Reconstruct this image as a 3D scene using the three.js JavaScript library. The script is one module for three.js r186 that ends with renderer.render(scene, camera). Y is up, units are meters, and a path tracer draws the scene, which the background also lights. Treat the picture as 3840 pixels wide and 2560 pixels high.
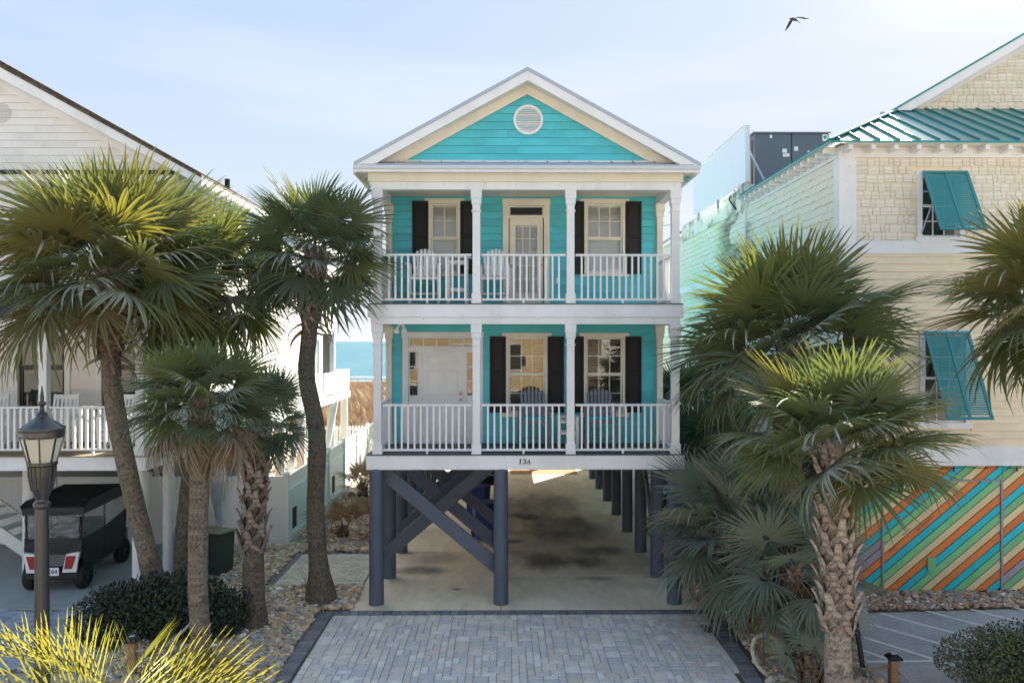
import * as THREE from 'three';
import { TextGeometry } from 'three/addons/geometries/TextGeometry.js';
import { FontLoader } from 'three/addons/loaders/FontLoader.js';

// ---------------------------------------------------------------- camera, sky, sun, exposure
const scene = new THREE.Scene();
const camera = new THREE.PerspectiveCamera(46.41, 1024 / 682, 0.1, 60000);
camera.position.set(-0.455, 5.27, 16);
camera.rotation.y = -0.0112;
const renderer = new THREE.WebGLRenderer({ antialias: true });
renderer.toneMapping = THREE.LinearToneMapping;
renderer.toneMappingExposure = 5.2;
renderer.shadowMap.enabled = true;
const D2R = Math.PI / 180, SUN_AZ = 34 * D2R, SUN_EL = 33 * D2R;
const SUN = new THREE.Vector3(Math.sin(SUN_AZ) * Math.cos(SUN_EL), Math.sin(SUN_EL), -Math.cos(SUN_AZ) * Math.cos(SUN_EL));
const sun = new THREE.DirectionalLight(new THREE.Color().setRGB(1, 0.91, 0.76), 3.9);
sun.position.copy(SUN).multiplyScalar(80); sun.target.position.set(0, 3, 0);
sun.castShadow = true; sun.shadow.mapSize.set(4096, 4096);
Object.assign(sun.shadow.camera, { left: -40, right: 40, top: 40, bottom: -40, near: 1, far: 200 });
scene.add(sun, sun.target);

function mulberry(a) { return () => { a = (a + 0x6d2b79f5) | 0; let t = Math.imul(a ^ (a >>> 15), 1 | a); t = (t + Math.imul(t ^ (t >>> 7), 61 | t)) ^ t; return ((t ^ (t >>> 14)) >>> 0) / 4294967296; }; }
function hash2(x, y, s) { let h = Math.imul(x, 374761393) ^ Math.imul(y, 668265263) ^ Math.imul(s, 1274126177); h = Math.imul(h ^ (h >>> 13), 1274126177); return ((h ^ (h >>> 16)) >>> 0) / 4294967296; }
const sm = (t) => t * t * (3 - 2 * t), mix = (a, b, t) => a + (b - a) * t, clamp = (x, a = 0, b = 1) => Math.min(b, Math.max(a, x));
const sstep = (a, b, x) => sm(clamp((x - a) / (b - a)));
function vn(x, y, px, py, s) {                                   // value noise with periods px, py
  const x0 = Math.floor(x), y0 = Math.floor(y), fx = sm(x - x0), fy = sm(y - y0), w = (i, p) => ((i % p) + p) % p;
  const h = (i, j) => hash2(w(i, px), w(j, py), s);
  return mix(mix(h(x0, y0), h(x0 + 1, y0), fx), mix(h(x0, y0 + 1), h(x0 + 1, y0 + 1), fx), fy);
}
function fbm(u, v, p, s, oct = 5, ratio = 1) { let a = 0.5, t = 0, n = 0; for (let k = 0; k < oct; k++) { const q = p << k, r = Math.max(1, Math.round(q * ratio)); t += a * vn(u * q, v * r, q, r, s + k); n += a; a *= 0.55; } return t / n; }

{ // the sky: hazy winter air, whiter towards the horizon and the sun, with thin streaks of cloud
  const W = 1024, H = 512, data = new Float32Array(W * H * 4);
  for (let j = 0; j < H; j++) {
    const el = ((j + 0.5) / H - 0.5) * Math.PI, y = Math.sin(el), c = Math.cos(el);
    for (let i = 0; i < W; i++) {
      const az = ((i + 0.5) / W - 0.5) * 2 * Math.PI, dx = c * Math.cos(az), dz = c * Math.sin(az);
      const ang = Math.acos(clamp(dx * SUN.x + y * SUN.y + dz * SUN.z, -1, 1)), h = Math.max(y, 0);
      const t = clamp(Math.pow(h, 0.75) * 1.7);
      let r = mix(0.191, 0.081, t), g = mix(0.195, 0.125, t), b = mix(0.202, 0.184, t);
      const haze = 0.85 * Math.exp(-Math.pow(ang / 0.6, 2));
      r = mix(r, 0.171, haze); g = mix(g, 0.180, haze); b = mix(b, 0.193, haze);
      const st = fbm(i / W * 1, j / H, 6, 11, 6, 5), st2 = fbm(i / W, j / H, 14, 77, 5, 3.4);
      const cl = sstep(0.5, 0.74, st * 0.7 + st2 * 0.3) * 0.42 * sstep(0.0, 0.1, y);
      r = mix(r, 0.184, cl); g = mix(g, 0.190, cl); b = mix(b, 0.199, cl);
      const glow = 0.8 * Math.exp(-Math.pow(ang / 0.13, 2)); r += glow; g += glow * 0.95; b += glow * 0.85;
      if (y < 0) { r = 0.2; g = 0.2; b = 0.2; }
      data.set([r, g, b, 1], (j * W + i) * 4);
    }
  }
  const sky = new THREE.DataTexture(data, W, H, THREE.RGBAFormat, THREE.FloatType);
  sky.mapping = THREE.EquirectangularReflectionMapping; sky.magFilter = sky.minFilter = THREE.LinearFilter; sky.needsUpdate = true;
  scene.background = sky; scene.environment = sky;
}

// ---------------------------------------------------------------- helpers
const V = (x, y, z) => new THREE.Vector3(x, y, z);
const used = new Map();
function numbered(name) { const k = used.get(name) || 0; used.set(name, k + 1); return k ? name + '_' + String(k).padStart(3, '0') : name; }
const baseOf = new Map();
function tag(o, label, category, group) { o.userData.label = label; o.userData.category = category; if (group) o.userData.group = group; return o; }
function thing(name, label, category, [x, y, z] = [0, 0, 0], turn = 0, group) { // geometry of the parts is given in the thing's own axes
  const o = new THREE.Group(); o.name = numbered(name); o.position.set(x, y, z); o.rotation.y = turn; scene.add(o); return tag(o, label, category, group);
}
function place(name, label, category, base, group) { const o = thing(name, label, category, base, 0, group); baseOf.set(o, base); return o; } // geometry of the parts is given in world axes
class MB {
  constructor() { this.p = []; this.n = []; this.u = []; this.x = []; this.c = null; }
  v(p, n, u, w) { this.p.push(p.x, p.y, p.z); this.n.push(n.x, n.y, n.z); this.u.push(u, w); return this.p.length / 3 - 1; }
  face(pts, out, uvp) { // flat convex face; out: a point that it faces away from
    const n = V(0, 0, 0);
    for (let i = 0; i < pts.length; i++) { const a = pts[i], b = pts[(i + 1) % pts.length]; n.x += (a.y - b.y) * (a.z + b.z); n.y += (a.z - b.z) * (a.x + b.x); n.z += (a.x - b.x) * (a.y + b.y); }
    n.normalize();
    let q = uvp || pts;
    if (out && n.dot(pts[0].clone().sub(out)) < 0) { n.negate(); pts = pts.slice().reverse(); q = uvp ? uvp.slice().reverse() : pts; }
    let m = n; if (uvp) { m = V(0, 0, 0); for (let i = 0; i < q.length; i++) { const a = q[i], b = q[(i + 1) % q.length]; m.x += (a.y - b.y) * (a.z + b.z); m.y += (a.z - b.z) * (a.x + b.x); m.z += (a.x - b.x) * (a.y + b.y); } }
    const ax = Math.abs(m.x), ay = Math.abs(m.y), az = Math.abs(m.z);
    const ids = pts.map((p, i) => { const w = q[i]; return ay > ax && ay > az ? this.v(p, n, w.x, w.z) : ax > az ? this.v(p, n, w.z, w.y) : this.v(p, n, w.x, w.y); });
    for (let i = 1; i + 1 < ids.length; i++) this.x.push(ids[0], ids[i], ids[i + 1]);
    return this;
  }
  box(x0, x1, y0, y1, z0, z1, m) {
    const L = [V(x0, y0, z0), V(x1, y0, z0), V(x1, y1, z0), V(x0, y1, z0), V(x0, y0, z1), V(x1, y0, z1), V(x1, y1, z1), V(x0, y1, z1)];
    const P = m ? L.map((p) => p.clone().applyMatrix4(m)) : L, c = P.reduce((a, p) => a.add(p), V(0, 0, 0)).multiplyScalar(1 / 8);
    for (const f of [[0, 1, 2, 3], [4, 5, 6, 7], [0, 1, 5, 4], [3, 2, 6, 7], [0, 3, 7, 4], [1, 2, 6, 5]]) this.face(f.map((i) => P[i]), c, f.map((i) => L[i]));
    return this;
  }
  cbox(x0, x1, y0, y1, z0, z1, b = 0.008, m) { // box with chamfered edges
    const c = [(x0 + x1) / 2, (y0 + y1) / 2, (z0 + z1) / 2], h = [(x1 - x0) / 2, (y1 - y0) / 2, (z1 - z0) / 2];
    const at = (s, axis) => { const a = [0, 1, 2].map((k) => c[k] + s[k] * (k === axis ? h[k] : h[k] - b)); return V(...a); };
    const C0 = V(...c), Cw = m ? C0.clone().applyMatrix4(m) : C0;
    const put = (L) => this.face(m ? L.map((p) => p.clone().applyMatrix4(m)) : L, Cw, L);
    for (let a = 0; a < 3; a++) for (const s of [-1, 1]) { const q = [[-1, -1], [1, -1], [1, 1], [-1, 1]].map(([i, j]) => { const v = []; v[a] = s; v[(a + 1) % 3] = i; v[(a + 2) % 3] = j; return at(v, a); }); put(q); }
    for (let a = 0; a < 3; a++) { const e = (a + 1) % 3, t = (a + 2) % 3; for (const i of [-1, 1]) for (const j of [-1, 1]) { const q = (k, ax) => { const v = []; v[a] = i; v[e] = j; v[t] = k; return at(v, ax); }; put([q(-1, a), q(1, a), q(1, e), q(-1, e)]); } }
    for (const i of [-1, 1]) for (const j of [-1, 1]) for (const k of [-1, 1]) put([at([i, j, k], 0), at([i, j, k], 1), at([i, j, k], 2)]);
    return this;
  }
  bar(p, q, w, h, up = V(0, 1, 0), b = 0) { // box from p to q, w across and h along up
    const z = q.clone().sub(p), l = z.length(); z.normalize();
    const x = up.clone().cross(z); if (x.lengthSq() < 1e-6) x.set(1, 0, 0); x.normalize(); const y = z.clone().cross(x);
    const m = new THREE.Matrix4().makeBasis(x, y, z).setPosition(p);
    return b ? this.cbox(-w / 2, w / 2, -h / 2, h / 2, 0, l, b, m) : this.box(-w / 2, w / 2, -h / 2, h / 2, 0, l, m);
  }
  prism(poly, f, t0, t1) { // convex or concave-safe for quads: polygon [[a, b]..] swept from t0 to t1 through f(a, b, t)
    const A = poly.map(([a, b]) => f(a, b, t0)), B = poly.map(([a, b]) => f(a, b, t1)), c = [...A, ...B].reduce((s, p) => s.add(p), V(0, 0, 0)).multiplyScalar(0.5 / A.length);
    this.face(A, c); this.face(B, c);
    for (let i = 0; i < A.length; i++) { const j = (i + 1) % A.length; this.face([A[i], A[j], B[j], B[i]], c); }
    return this;
  }
  tube(pts, rad, seg = 8, caps = true, squash = 1) {
    const R = typeof rad === 'function' ? rad : () => rad, n = pts.length; let up = V(0, 0, 1), len = 0, prev = null; const ring0 = [];
    for (let i = 0; i < n; i++) {
      const t = pts[Math.min(i + 1, n - 1)].clone().sub(pts[Math.max(i - 1, 0)]).normalize();
      if (Math.abs(t.dot(up)) > 0.95 && i === 0) up = V(1, 0, 0);
      const x = up.clone().addScaledVector(t, -up.dot(t)).normalize(), y = t.clone().cross(x); up = x.clone();
      if (prev) len += pts[i].distanceTo(prev); prev = pts[i];
      const ids = [];
      for (let k = 0; k <= seg; k++) { const a = (k / seg) * Math.PI * 2, r = R(i / (n - 1), a), d = x.clone().multiplyScalar(Math.cos(a)).addScaledVector(y, Math.sin(a) * squash); ids.push(this.v(pts[i].clone().addScaledVector(d, r), d.clone().normalize(), (k / seg) * 2 * Math.PI * R(0, 0), len)); }
      ring0.push(ids);
      if (i) for (let k = 0; k < seg; k++) { const a = ring0[i - 1], b = ring0[i]; this.x.push(a[k], a[k + 1], b[k + 1], a[k], b[k + 1], b[k]); }
    }
    if (caps) for (const [i, s] of [[0, -1], [n - 1, 1]]) { const c = pts[i], t = pts[Math.min(i + 1, n - 1)].clone().sub(pts[Math.max(i - 1, 0)]).normalize().multiplyScalar(s), o = this.v(c, t, 0, 0), ids = ring0[i].map((k) => this.v(V(this.p[k * 3], this.p[k * 3 + 1], this.p[k * 3 + 2]), t, this.p[k * 3], this.p[k * 3 + 2])); for (let k = 0; k < seg; k++) s > 0 ? this.x.push(o, ids[k], ids[k + 1]) : this.x.push(o, ids[k + 1], ids[k]); }
    return this;
  }
  lathe(profile, x, z, seg = 16, sx = 1, sz = 1) { // [[r, y]..] bottom to top, flat-shaded along the profile
    for (let i = 0; i + 1 < profile.length; i++) {
      const [r0, y0] = profile[i], [r1, y1] = profile[i + 1]; if (r0 < 1e-5 && r1 < 1e-5) continue; const l = Math.hypot(r1 - r0, y1 - y0) || 1, ny = (r0 - r1) / l, nr = (y1 - y0) / l; let a0, b0;
      for (let k = 0; k <= seg; k++) { const a = (k / seg) * 2 * Math.PI, c = Math.cos(a), s = Math.sin(a), n = V(c * nr / sx, ny, s * nr / sz).normalize();
        const a1 = this.v(V(x + c * r0 * sx, y0, z + s * r0 * sz), n, a * Math.max(r0, r1), y0), b1 = this.v(V(x + c * r1 * sx, y1, z + s * r1 * sz), n, a * Math.max(r0, r1), y1);
        if (k) this.x.push(a0, b1, a1, a0, b0, b1); a0 = a1; b0 = b1; }
    }
    return this;
  }
  cyl(x, y0, y1, z, r0, r1 = r0, seg = 16) { return this.lathe([[0, y0], [r0, y0], [r1, y1], [0, y1]], x, z, seg); }
  add(o, m) { const k = this.p.length / 3, N = m && new THREE.Matrix3().getNormalMatrix(m), a = V(0, 0, 0); for (let i = 0; i < o.p.length; i += 3) { a.set(o.p[i], o.p[i + 1], o.p[i + 2]); if (m) a.applyMatrix4(m); this.p.push(a.x, a.y, a.z); a.set(o.n[i], o.n[i + 1], o.n[i + 2]); if (m) a.applyMatrix3(N).normalize(); this.n.push(a.x, a.y, a.z); } for (const t of o.u) this.u.push(t); for (const t of o.x) this.x.push(t + k); return this; }
  geo(base) {
    const g = new THREE.BufferGeometry(), p = new Float32Array(this.p); if (base) for (let i = 0; i < p.length; i += 3) { p[i] -= base[0]; p[i + 1] -= base[1]; p[i + 2] -= base[2]; }
    g.setAttribute('position', new THREE.BufferAttribute(p, 3)); g.setAttribute('normal', new THREE.BufferAttribute(new Float32Array(this.n), 3)); g.setAttribute('uv', new THREE.BufferAttribute(new Float32Array(this.u), 2));
    if (this.c) g.setAttribute('color', new THREE.BufferAttribute(new Float32Array(this.c), 3));
    g.setIndex(this.x); return g;
  }
  build(name, mat, parent) { const b = parent && baseOf.get(parent); const o = mesh(name, this.geo(b), mat, parent); if (b) baseOf.set(o, b); return o; }
}
function mesh(name, geometry, mat, parent) { const o = new THREE.Mesh(geometry, mat); o.name = parent ? name : numbered(name); o.castShadow = o.receiveShadow = true; (parent || scene).add(o); return o; }
const B = () => new MB();
const box = (...a) => new MB().box(...a), cbox = (...a) => new MB().cbox(...a);
function struct(name, mb, mat) { const o = mb.build(name, mat); o.userData.kind = 'structure'; return o; }
const stuff = (o) => { o.userData.kind = 'stuff'; return o; };

// ---------------------------------------------------------------- textures and materials (uv in metres)
function tex(size, span, fn, srgb = true, h = size, spanV = span) {
  const d = new Uint8Array(size * h * 4);
  for (let j = 0; j < h; j++) for (let i = 0; i < size; i++) { let c = fn((i + 0.5) / size, (j + 0.5) / h); if (typeof c === 'number') c = [c, c, c]; const k = (j * size + i) * 4; for (let q = 0; q < 3; q++) d[k + q] = clamp(c[q]) * 255; d[k + 3] = 255; }
  const t = new THREE.DataTexture(d, size, h); t.magFilter = THREE.LinearFilter; t.minFilter = THREE.LinearMipmapLinearFilter; t.wrapS = t.wrapT = THREE.RepeatWrapping; t.repeat.set(1 / span, 1 / spanV); if (srgb) t.colorSpace = THREE.SRGBColorSpace; t.needsUpdate = true; return t;
}
const nB = tex(256, 0.9, (u, v) => fbm(u, v, 8, 3, 5), false);
const nFine = tex(256, 0.35, (u, v) => fbm(u, v, 16, 9, 4), false);
const tPaint = tex(512, 2.3, (u, v) => { const a = fbm(u, v, 4, 21, 6), s = fbm(u, v, 24, 5, 3, 0.25); const chip = sstep(0.83, 0.85, fbm(u, v, 48, 41, 3)) * 0.16; return 1 - 0.05 * sstep(0.4, 0.8, a) - 0.025 * s - chip; });
const tTeal = tex(512, 3.1, (u, v) => { const a = fbm(u, v, 5, 61, 6), s = fbm(u, v, 6, 66, 4, 6); const k = 1 - 0.07 * sstep(0.35, 0.75, a) - 0.03 * s; return [k * 0.96, k, k]; });
const tGrain = tex(512, 1.2, (u, v) => 0.86 + 0.17 * fbm(u, v, 4, 31, 5, 12), true);
const tConc = tex(512, 4.2, (u, v) => { const a = fbm(u, v, 3, 91, 6), f = fbm(u, v, 40, 92, 3); return [0.84 + 0.2 * a + 0.05 * f, 0.84 + 0.2 * a + 0.05 * f, 0.83 + 0.2 * a + 0.05 * f]; });
const tAsph = tex(512, 2.4, (u, v) => 0.82 + 0.22 * fbm(u, v, 6, 101, 6) + 0.16 * (fbm(u, v, 64, 102, 2) - 0.5));
const tBark = tex(512, 0.9, (u, v) => { const w = (fbm(u, v, 4, 115, 3, 3) - 0.5) * 0.03, r = fbm(u, v + w, 5, 111, 4, 21), k = fbm(u, v, 40, 113, 3, 2.6), sp = sstep(0.5, 0.66, fbm(u, v, 22, 119, 4, 2.6)) * 0.17, l = sstep(0.6, 0.7, fbm(u, v, 9, 117, 5, 2.6)) * 0.5 * sstep(0.4, 0.6, fbm(u, v, 2, 118, 3, 3)), q = clamp(0.62 + 0.3 * r + 0.3 * (k - 0.4) - sp, 0.2, 1); return [mix(q, 1, l), mix(q * 0.98, 0.99, l), mix(q * 0.95, 0.98, l)]; }, true, 1024, 2.4);
const tRoof = tex(512, 2.0, (u, v) => { const a = fbm(u, v, 8, 121, 5), b = hash2(Math.floor(u * 24), Math.floor(v * 14), 7); return 0.5 + 0.3 * a + 0.25 * b; });
const tDirt = tex(512, 6, (u, v) => { const a = fbm(u, v, 4, 131, 6), b = sstep(0.55, 0.8, fbm(u, v, 9, 137, 5, 0.25)), k = 0.9 + 0.12 * a; return [k - 0.1 * b, k - 0.05 * b, k - 0.12 * b]; });
const C = (r, g, b) => new THREE.Color().setRGB(r, g, b);
const mat = (c, rough = 0.7, o = {}) => new (o.transmission || o.clearcoat || o.sheen ? THREE.MeshPhysicalMaterial : THREE.MeshStandardMaterial)({ color: C(...c), roughness: rough, ...o });
const M = {
  white: mat([0.85, 0.85, 0.86], 0.5, { map: tPaint }), cream: mat([0.86, 0.80, 0.69], 0.55, { map: tPaint }),
  teal: mat([0.105, 0.60, 0.70], 0.55, { map: tTeal }), black: mat([0.007, 0.007, 0.009], 0.65), slate: mat([0.085, 0.105, 0.15], 0.6, { map: tPaint, bumpMap: nFine, bumpScale: 0.004 }),
  deck: mat([0.09, 0.115, 0.12], 0.7, { map: tGrain }), tin: mat([0.42, 0.47, 0.55], 0.4, { metalness: 0.3 }), dark: mat([0.03, 0.03, 0.032], 0.9), room: mat([0.35, 0.33, 0.3], 0.9),
  glass: mat([0.96, 0.98, 0.97], 0.02, { transmission: 1, thickness: 0, ior: 1.75, side: THREE.DoubleSide }), blind: mat([0.78, 0.78, 0.76], 0.6), brass: mat([0.55, 0.42, 0.2], 0.3, { metalness: 1 }),
  siding: mat([0.84, 0.82, 0.79], 0.55, { map: tPaint }), vinyl: mat([0.82, 0.83, 0.83], 0.35), roofBrown: mat([0.16, 0.13, 0.11], 0.9, { map: tRoof, bumpMap: nB, bumpScale: 0.01 }), roofDark: mat([0.035, 0.035, 0.045], 0.85, { map: tRoof }),
  yellowSiding: mat([0.90, 0.75, 0.53], 0.6, { map: tPaint }), shingle: [0, 1, 2].map((k) => mat([0.89 - 0.03 * k, 0.81 - 0.035 * k, 0.67 - 0.04 * k], 0.7, { map: tGrain })), sideGreen: mat([0.90, 0.85, 0.74], 0.7, { map: tDirt }),
  tealShut: mat([0.035, 0.25, 0.27], 0.5, { map: tPaint }), greenRoof: mat([0.03, 0.25, 0.235], 0.32, { metalness: 0.15, clearcoat: 0.5, clearcoatRoughness: 0.3 }), rubber: mat([0.015, 0.015, 0.016], 0.8),
  gravelBed: mat([0.24, 0.19, 0.14], 1, { map: tAsph, bumpMap: nB, bumpScale: 0.03 }), asphalt: mat([0.3, 0.29, 0.29], 0.9, { map: tAsph, bumpMap: nFine, bumpScale: 0.003 }), lot: mat([0.47, 0.46, 0.49], 0.9, { map: tAsph, bumpMap: nFine, bumpScale: 0.003 }), paint: mat([0.75, 0.75, 0.74], 0.7, { map: tPaint }),
};
// ---------------------------------------------------------------- ground, dunes, beach and sea
{
  const rise = (x, z) => z > -24 ? -0.03 : z > -80 ? -0.03 + sstep(-24, -34, z) * (0.5 + 0.9 * (fbm(x / 60 + 5, z / 60 + 5, 4, 201, 4) - 0.3)) * (1 - sstep(-48, -80, z)) - 1.0 * sstep(-60, -80, z) : -1.03 - 1.2 * sstep(-80, -112, z);
  const xs = [-3000, -600, -200, -110]; for (let x = -60; x <= 60; x += 3) xs.push(x); xs.push(110, 200, 600, 3000);
  const zs = [3000, 600, 200, 90, 40, 20, 8, 0, -8, -16, -22]; for (let z = -24; z >= -84; z -= 3) zs.push(z); zs.push(-90, -96, -102, -108, -112);
  const g = B(), id = [];
  zs.forEach((z, j) => xs.forEach((x, i) => { const e = 0.5, n = V((rise(x - e, z) - rise(x + e, z)) / (2 * e), 1, (rise(x, z - e) - rise(x, z + e)) / (2 * e)).normalize(); id.push(g.v(V(x, rise(x, z), z), n, x, z)); }));
  for (let j = 0; j + 1 < zs.length; j++) for (let i = 0; i + 1 < xs.length; i++) { const a = j * xs.length + i, b = a + 1, c = a + xs.length, d = c + 1; g.x.push(a, b, d, a, d, c); }
  struct('ground', g, mat([0.50, 0.46, 0.38], 0.95, { map: tConc, bumpMap: nB, bumpScale: 0.02 }));
  // dune grass, one mass of blades
  const r = mulberry(5), tuft = B();
  for (let k = 0; k < 22; k++) { const a = r() * 6.28, l = 0.55 + r() * 0.5, le = 0.15 + r() * 0.45, w = 0.012, x = (r() - 0.5) * 0.4, z = (r() - 0.5) * 0.4, dx = Math.cos(a), dz = Math.sin(a), n = V(-dz * 0.3, 0.3, 0.9).normalize();
    const P = [0, 0.5, 1].map((t) => V(x + dx * le * t * t, l * t * (1 - 0.2 * t), z + dz * le * t * t)), W = [w, w * 0.8, 0.001], ids = P.map((p, i) => [tuft.v(V(p.x - W[i], p.y, p.z), n, 0, 0), tuft.v(V(p.x + W[i], p.y, p.z), n, 0, 0)]);
    for (let i = 0; i < 2; i++) tuft.x.push(ids[i][0], ids[i][1], ids[i + 1][1], ids[i][0], ids[i + 1][1], ids[i + 1][0]); }
  const spots = []; for (let k = 0; k < 9000; k++) { const z = -25.5 - Math.pow(r(), 1.3) * 42, x = -16 + r() * 24 + (r() < 0.3 ? (r() - 0.5) * 60 : 0); if (fbm(x / 20 + 9, z / 20 + 9, 8, 231, 3) < 0.33) continue; spots.push([x, z]); }
  const gi = new THREE.InstancedMesh(tuft.geo(), mat([1, 1, 1], 0.9, { transmission: 0.25, side: THREE.DoubleSide }), spots.length), m4 = new THREE.Matrix4(), q = new THREE.Quaternion();
  spots.forEach(([x, z], i) => { const s = 0.8 + r() * 0.7; q.setFromAxisAngle(V(0, 1, 0), r() * 6.28); m4.compose(V(x, rise(x, z) - 0.03, z), q, V(s, s * (0.8 + r() * 0.5), s)); gi.setMatrixAt(i, m4); const t = r(), d = r(); gi.setColorAt(i, C(mix(0.32, 0.46, t) * (0.7 + 0.4 * d), mix(0.20, 0.33, t) * (0.7 + 0.4 * d), mix(0.10, 0.19, t))); });
  gi.name = 'dune_grass'; gi.castShadow = gi.receiveShadow = true; stuff(tag(gi, 'golden dry grass covering the dunes before the sea', 'grass')); scene.add(gi);
  // sea
  const s = B(), sx = [-30000, -4000, -600, -150, 150, 600, 4000, 30000], sz = [-94, -100, -130, -200, -500, -2000, -8000, -40000], sid = [];
  for (const z of sz) for (const x of sx) sid.push(s.v(V(x, -1.7, z), V(0, 1, 0), x, z));
  for (let j = 0; j + 1 < sz.length; j++) for (let i = 0; i + 1 < sx.length; i++) { const a = j * sx.length + i, b = a + 1, c = a + sx.length; s.x.push(a, b, c + 1, a, c + 1, c); }
  const tWave = tex(512, 26, (u, v) => fbm(u, v, 5, 301, 6, 3.5), false), tSea = tex(512, 90, (u, v) => { const k = fbm(u, v, 4, 311, 6, 7); return [0.62 + 0.38 * k, 0.78 + 0.22 * k, 0.84 + 0.16 * k]; });
  struct('sea', s, mat([0.07, 0.20, 0.245], 0.45, { map: tSea, bumpMap: tWave, bumpScale: 1.2 }));
  const foamTex = tex(512, 14, (u, v) => 0.72 + 0.28 * sstep(0.35, 0.6, fbm(u, v, 6, 321, 6, 3)));
  const foam = B();
  [[-96, 5.5, 0.10], [-105, 4.2, 0.22], [-113, 2.6, 0.14], [-123, 1.6, 0.12], [-138, 1.1, 0.12]].forEach(([z, w, h], k) => {
    const N = 90; let pr = null; for (let i = 0; i <= N; i++) { const x = -120 + (i / N) * 240, wob = (fbm(i / N, 0.3, 9, 330 + k, 4) - 0.5) * 9, ww = w * clamp(fbm(i / N, 0.6, 7, 340 + k, 4) * 2.4 - 0.5, 0.03, 1.4);
      const a = [V(x, -1.69, z + wob + ww / 2), V(x, -1.69 + h, z + wob), V(x, -1.69, z + wob - ww / 2)].map((p, j) => foam.v(p, V(0, 1, (1 - j) * 0.2).normalize(), p.x, p.z));
      if (pr) for (let j = 0; j < 2; j++) foam.x.push(pr[j], a[j], a[j + 1], pr[j], a[j + 1], pr[j + 1]); pr = a; } });
  stuff(tag(foam.build('sea_foam', mat([0.86, 0.88, 0.88], 0.8, { map: foamTex })), 'white foam of small waves breaking on the beach', 'foam'));
}
// ---------------------------------------------------------------- street behind the viewer
struct('road', box(-120, 120, -0.1, 0.012, 13, 21), M.asphalt);
for (const [x, w, d, h, c, label, rx] of [[-3, 11, 9, 8.5, [0.66, 0.5, 0.28], 'tan house across the street that the lower windows mirror', 0], [10.5, 10, 9, 8, [0.8, 0.79, 0.77], 'white house across the street that the lower windows mirror', 0], [-17, 10, 9, 9, [0.7, 0.66, 0.58], 'pale beige house across the street behind the viewer', 0]]) {
  const z = 30, t = place('street_house', label, 'house', [x, 0, z], 'houses across the street'), wm = mat(c, 0.8, { map: tPaint });
  box(x - w / 2, x + w / 2, 0, h * 0.68, z, z + d).build('wall', wm, t);
  B().prism([[-w / 2 - 0.4, h * 0.68], [w / 2 + 0.4, h * 0.68], [0, h * 1.08]], (a, b, s) => V(x + a, b, s), z - 0.3, z + d + 0.3).build('roof', M.roofBrown, t);
  for (const [a, y] of [[-0.3, 0.9], [0, 0.9], [0.3, 0.9], [-0.3, 3.6], [0, 3.6], [0.3, 3.6]]) { const f = box(x + a * w - 0.6, x + a * w + 0.6, y, y + 1.5, z - 0.06, z).build('window', M.white, t); box(x + a * w - 0.5, x + a * w + 0.5, y + 0.1, y + 1.4, z - 0.075, z - 0.06).build('pane', M.dark, f); }
}
// ---------------------------------------------------------------- concrete slab, pavers, gravel beds, parking lot
const pave = {}; // paver geometries by size
function paverGeo(w, d) { const k = w + '|' + d; if (!pave[k]) { const b = 0.008, g = B(), t = 0.05, c = V(0, 0, 0), o = (s, y) => [V(-w / 2 + s, y, -d / 2 + s), V(w / 2 - s, y, -d / 2 + s), V(w / 2 - s, y, d / 2 - s), V(-w / 2 + s, y, d / 2 - s)]; const A = o(0, -t), E = o(0, -b), F = o(b, 0); g.face(F, V(0, -1, 0)); for (let i = 0; i < 4; i++) { const j = (i + 1) % 4; g.face([E[i], E[j], F[j], F[i]], V(0, -0.2, 0)); g.face([A[i], A[j], E[j], E[i]], V(0, -0.03, 0)); } pave[k] = g; pave[k + 'g'] = g.geo(); } return pave[k]; }
function paver(parent, mb, w, d, x, y, z, m, rot = 0, name = 'paver') { const g = paverGeo(w, d); if (mb) { mb.add(g, new THREE.Matrix4().makeRotationY(rot).setPosition(x, y, z)); return; } const o = mesh(name, pave[w + '|' + d + 'g'], m, parent), b = baseOf.get(parent) || [0, 0, 0]; o.position.set(x - b[0], y - b[1], z - b[2]); o.rotation.y = rot; }
const paverMats = [[0.71, 0.65, 0.60], [0.76, 0.70, 0.645], [0.64, 0.605, 0.59], [0.70, 0.61, 0.54], [0.60, 0.57, 0.57], [0.82, 0.77, 0.73]].map((c) => mat(c, 0.85, { map: tAsph, bumpMap: nFine, bumpScale: 0.003 }));
const borderMats = [[0.20, 0.205, 0.225], [0.235, 0.235, 0.25], [0.175, 0.18, 0.20]].map((c) => mat(c, 0.85, { map: tAsph, bumpMap: nFine, bumpScale: 0.003 }));
const warmMats = [[0.62, 0.55, 0.46], [0.57, 0.50, 0.42], [0.66, 0.60, 0.52], [0.53, 0.48, 0.42]].map((c) => mat(c, 0.85, { map: tAsph, bumpMap: nFine, bumpScale: 0.003 }));
const blueMats = [[0.40, 0.45, 0.53], [0.34, 0.39, 0.48], [0.47, 0.50, 0.56], [0.30, 0.34, 0.43]].map((c) => mat(c, 0.85, { map: tAsph, bumpMap: nFine, bumpScale: 0.003 }));
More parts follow.
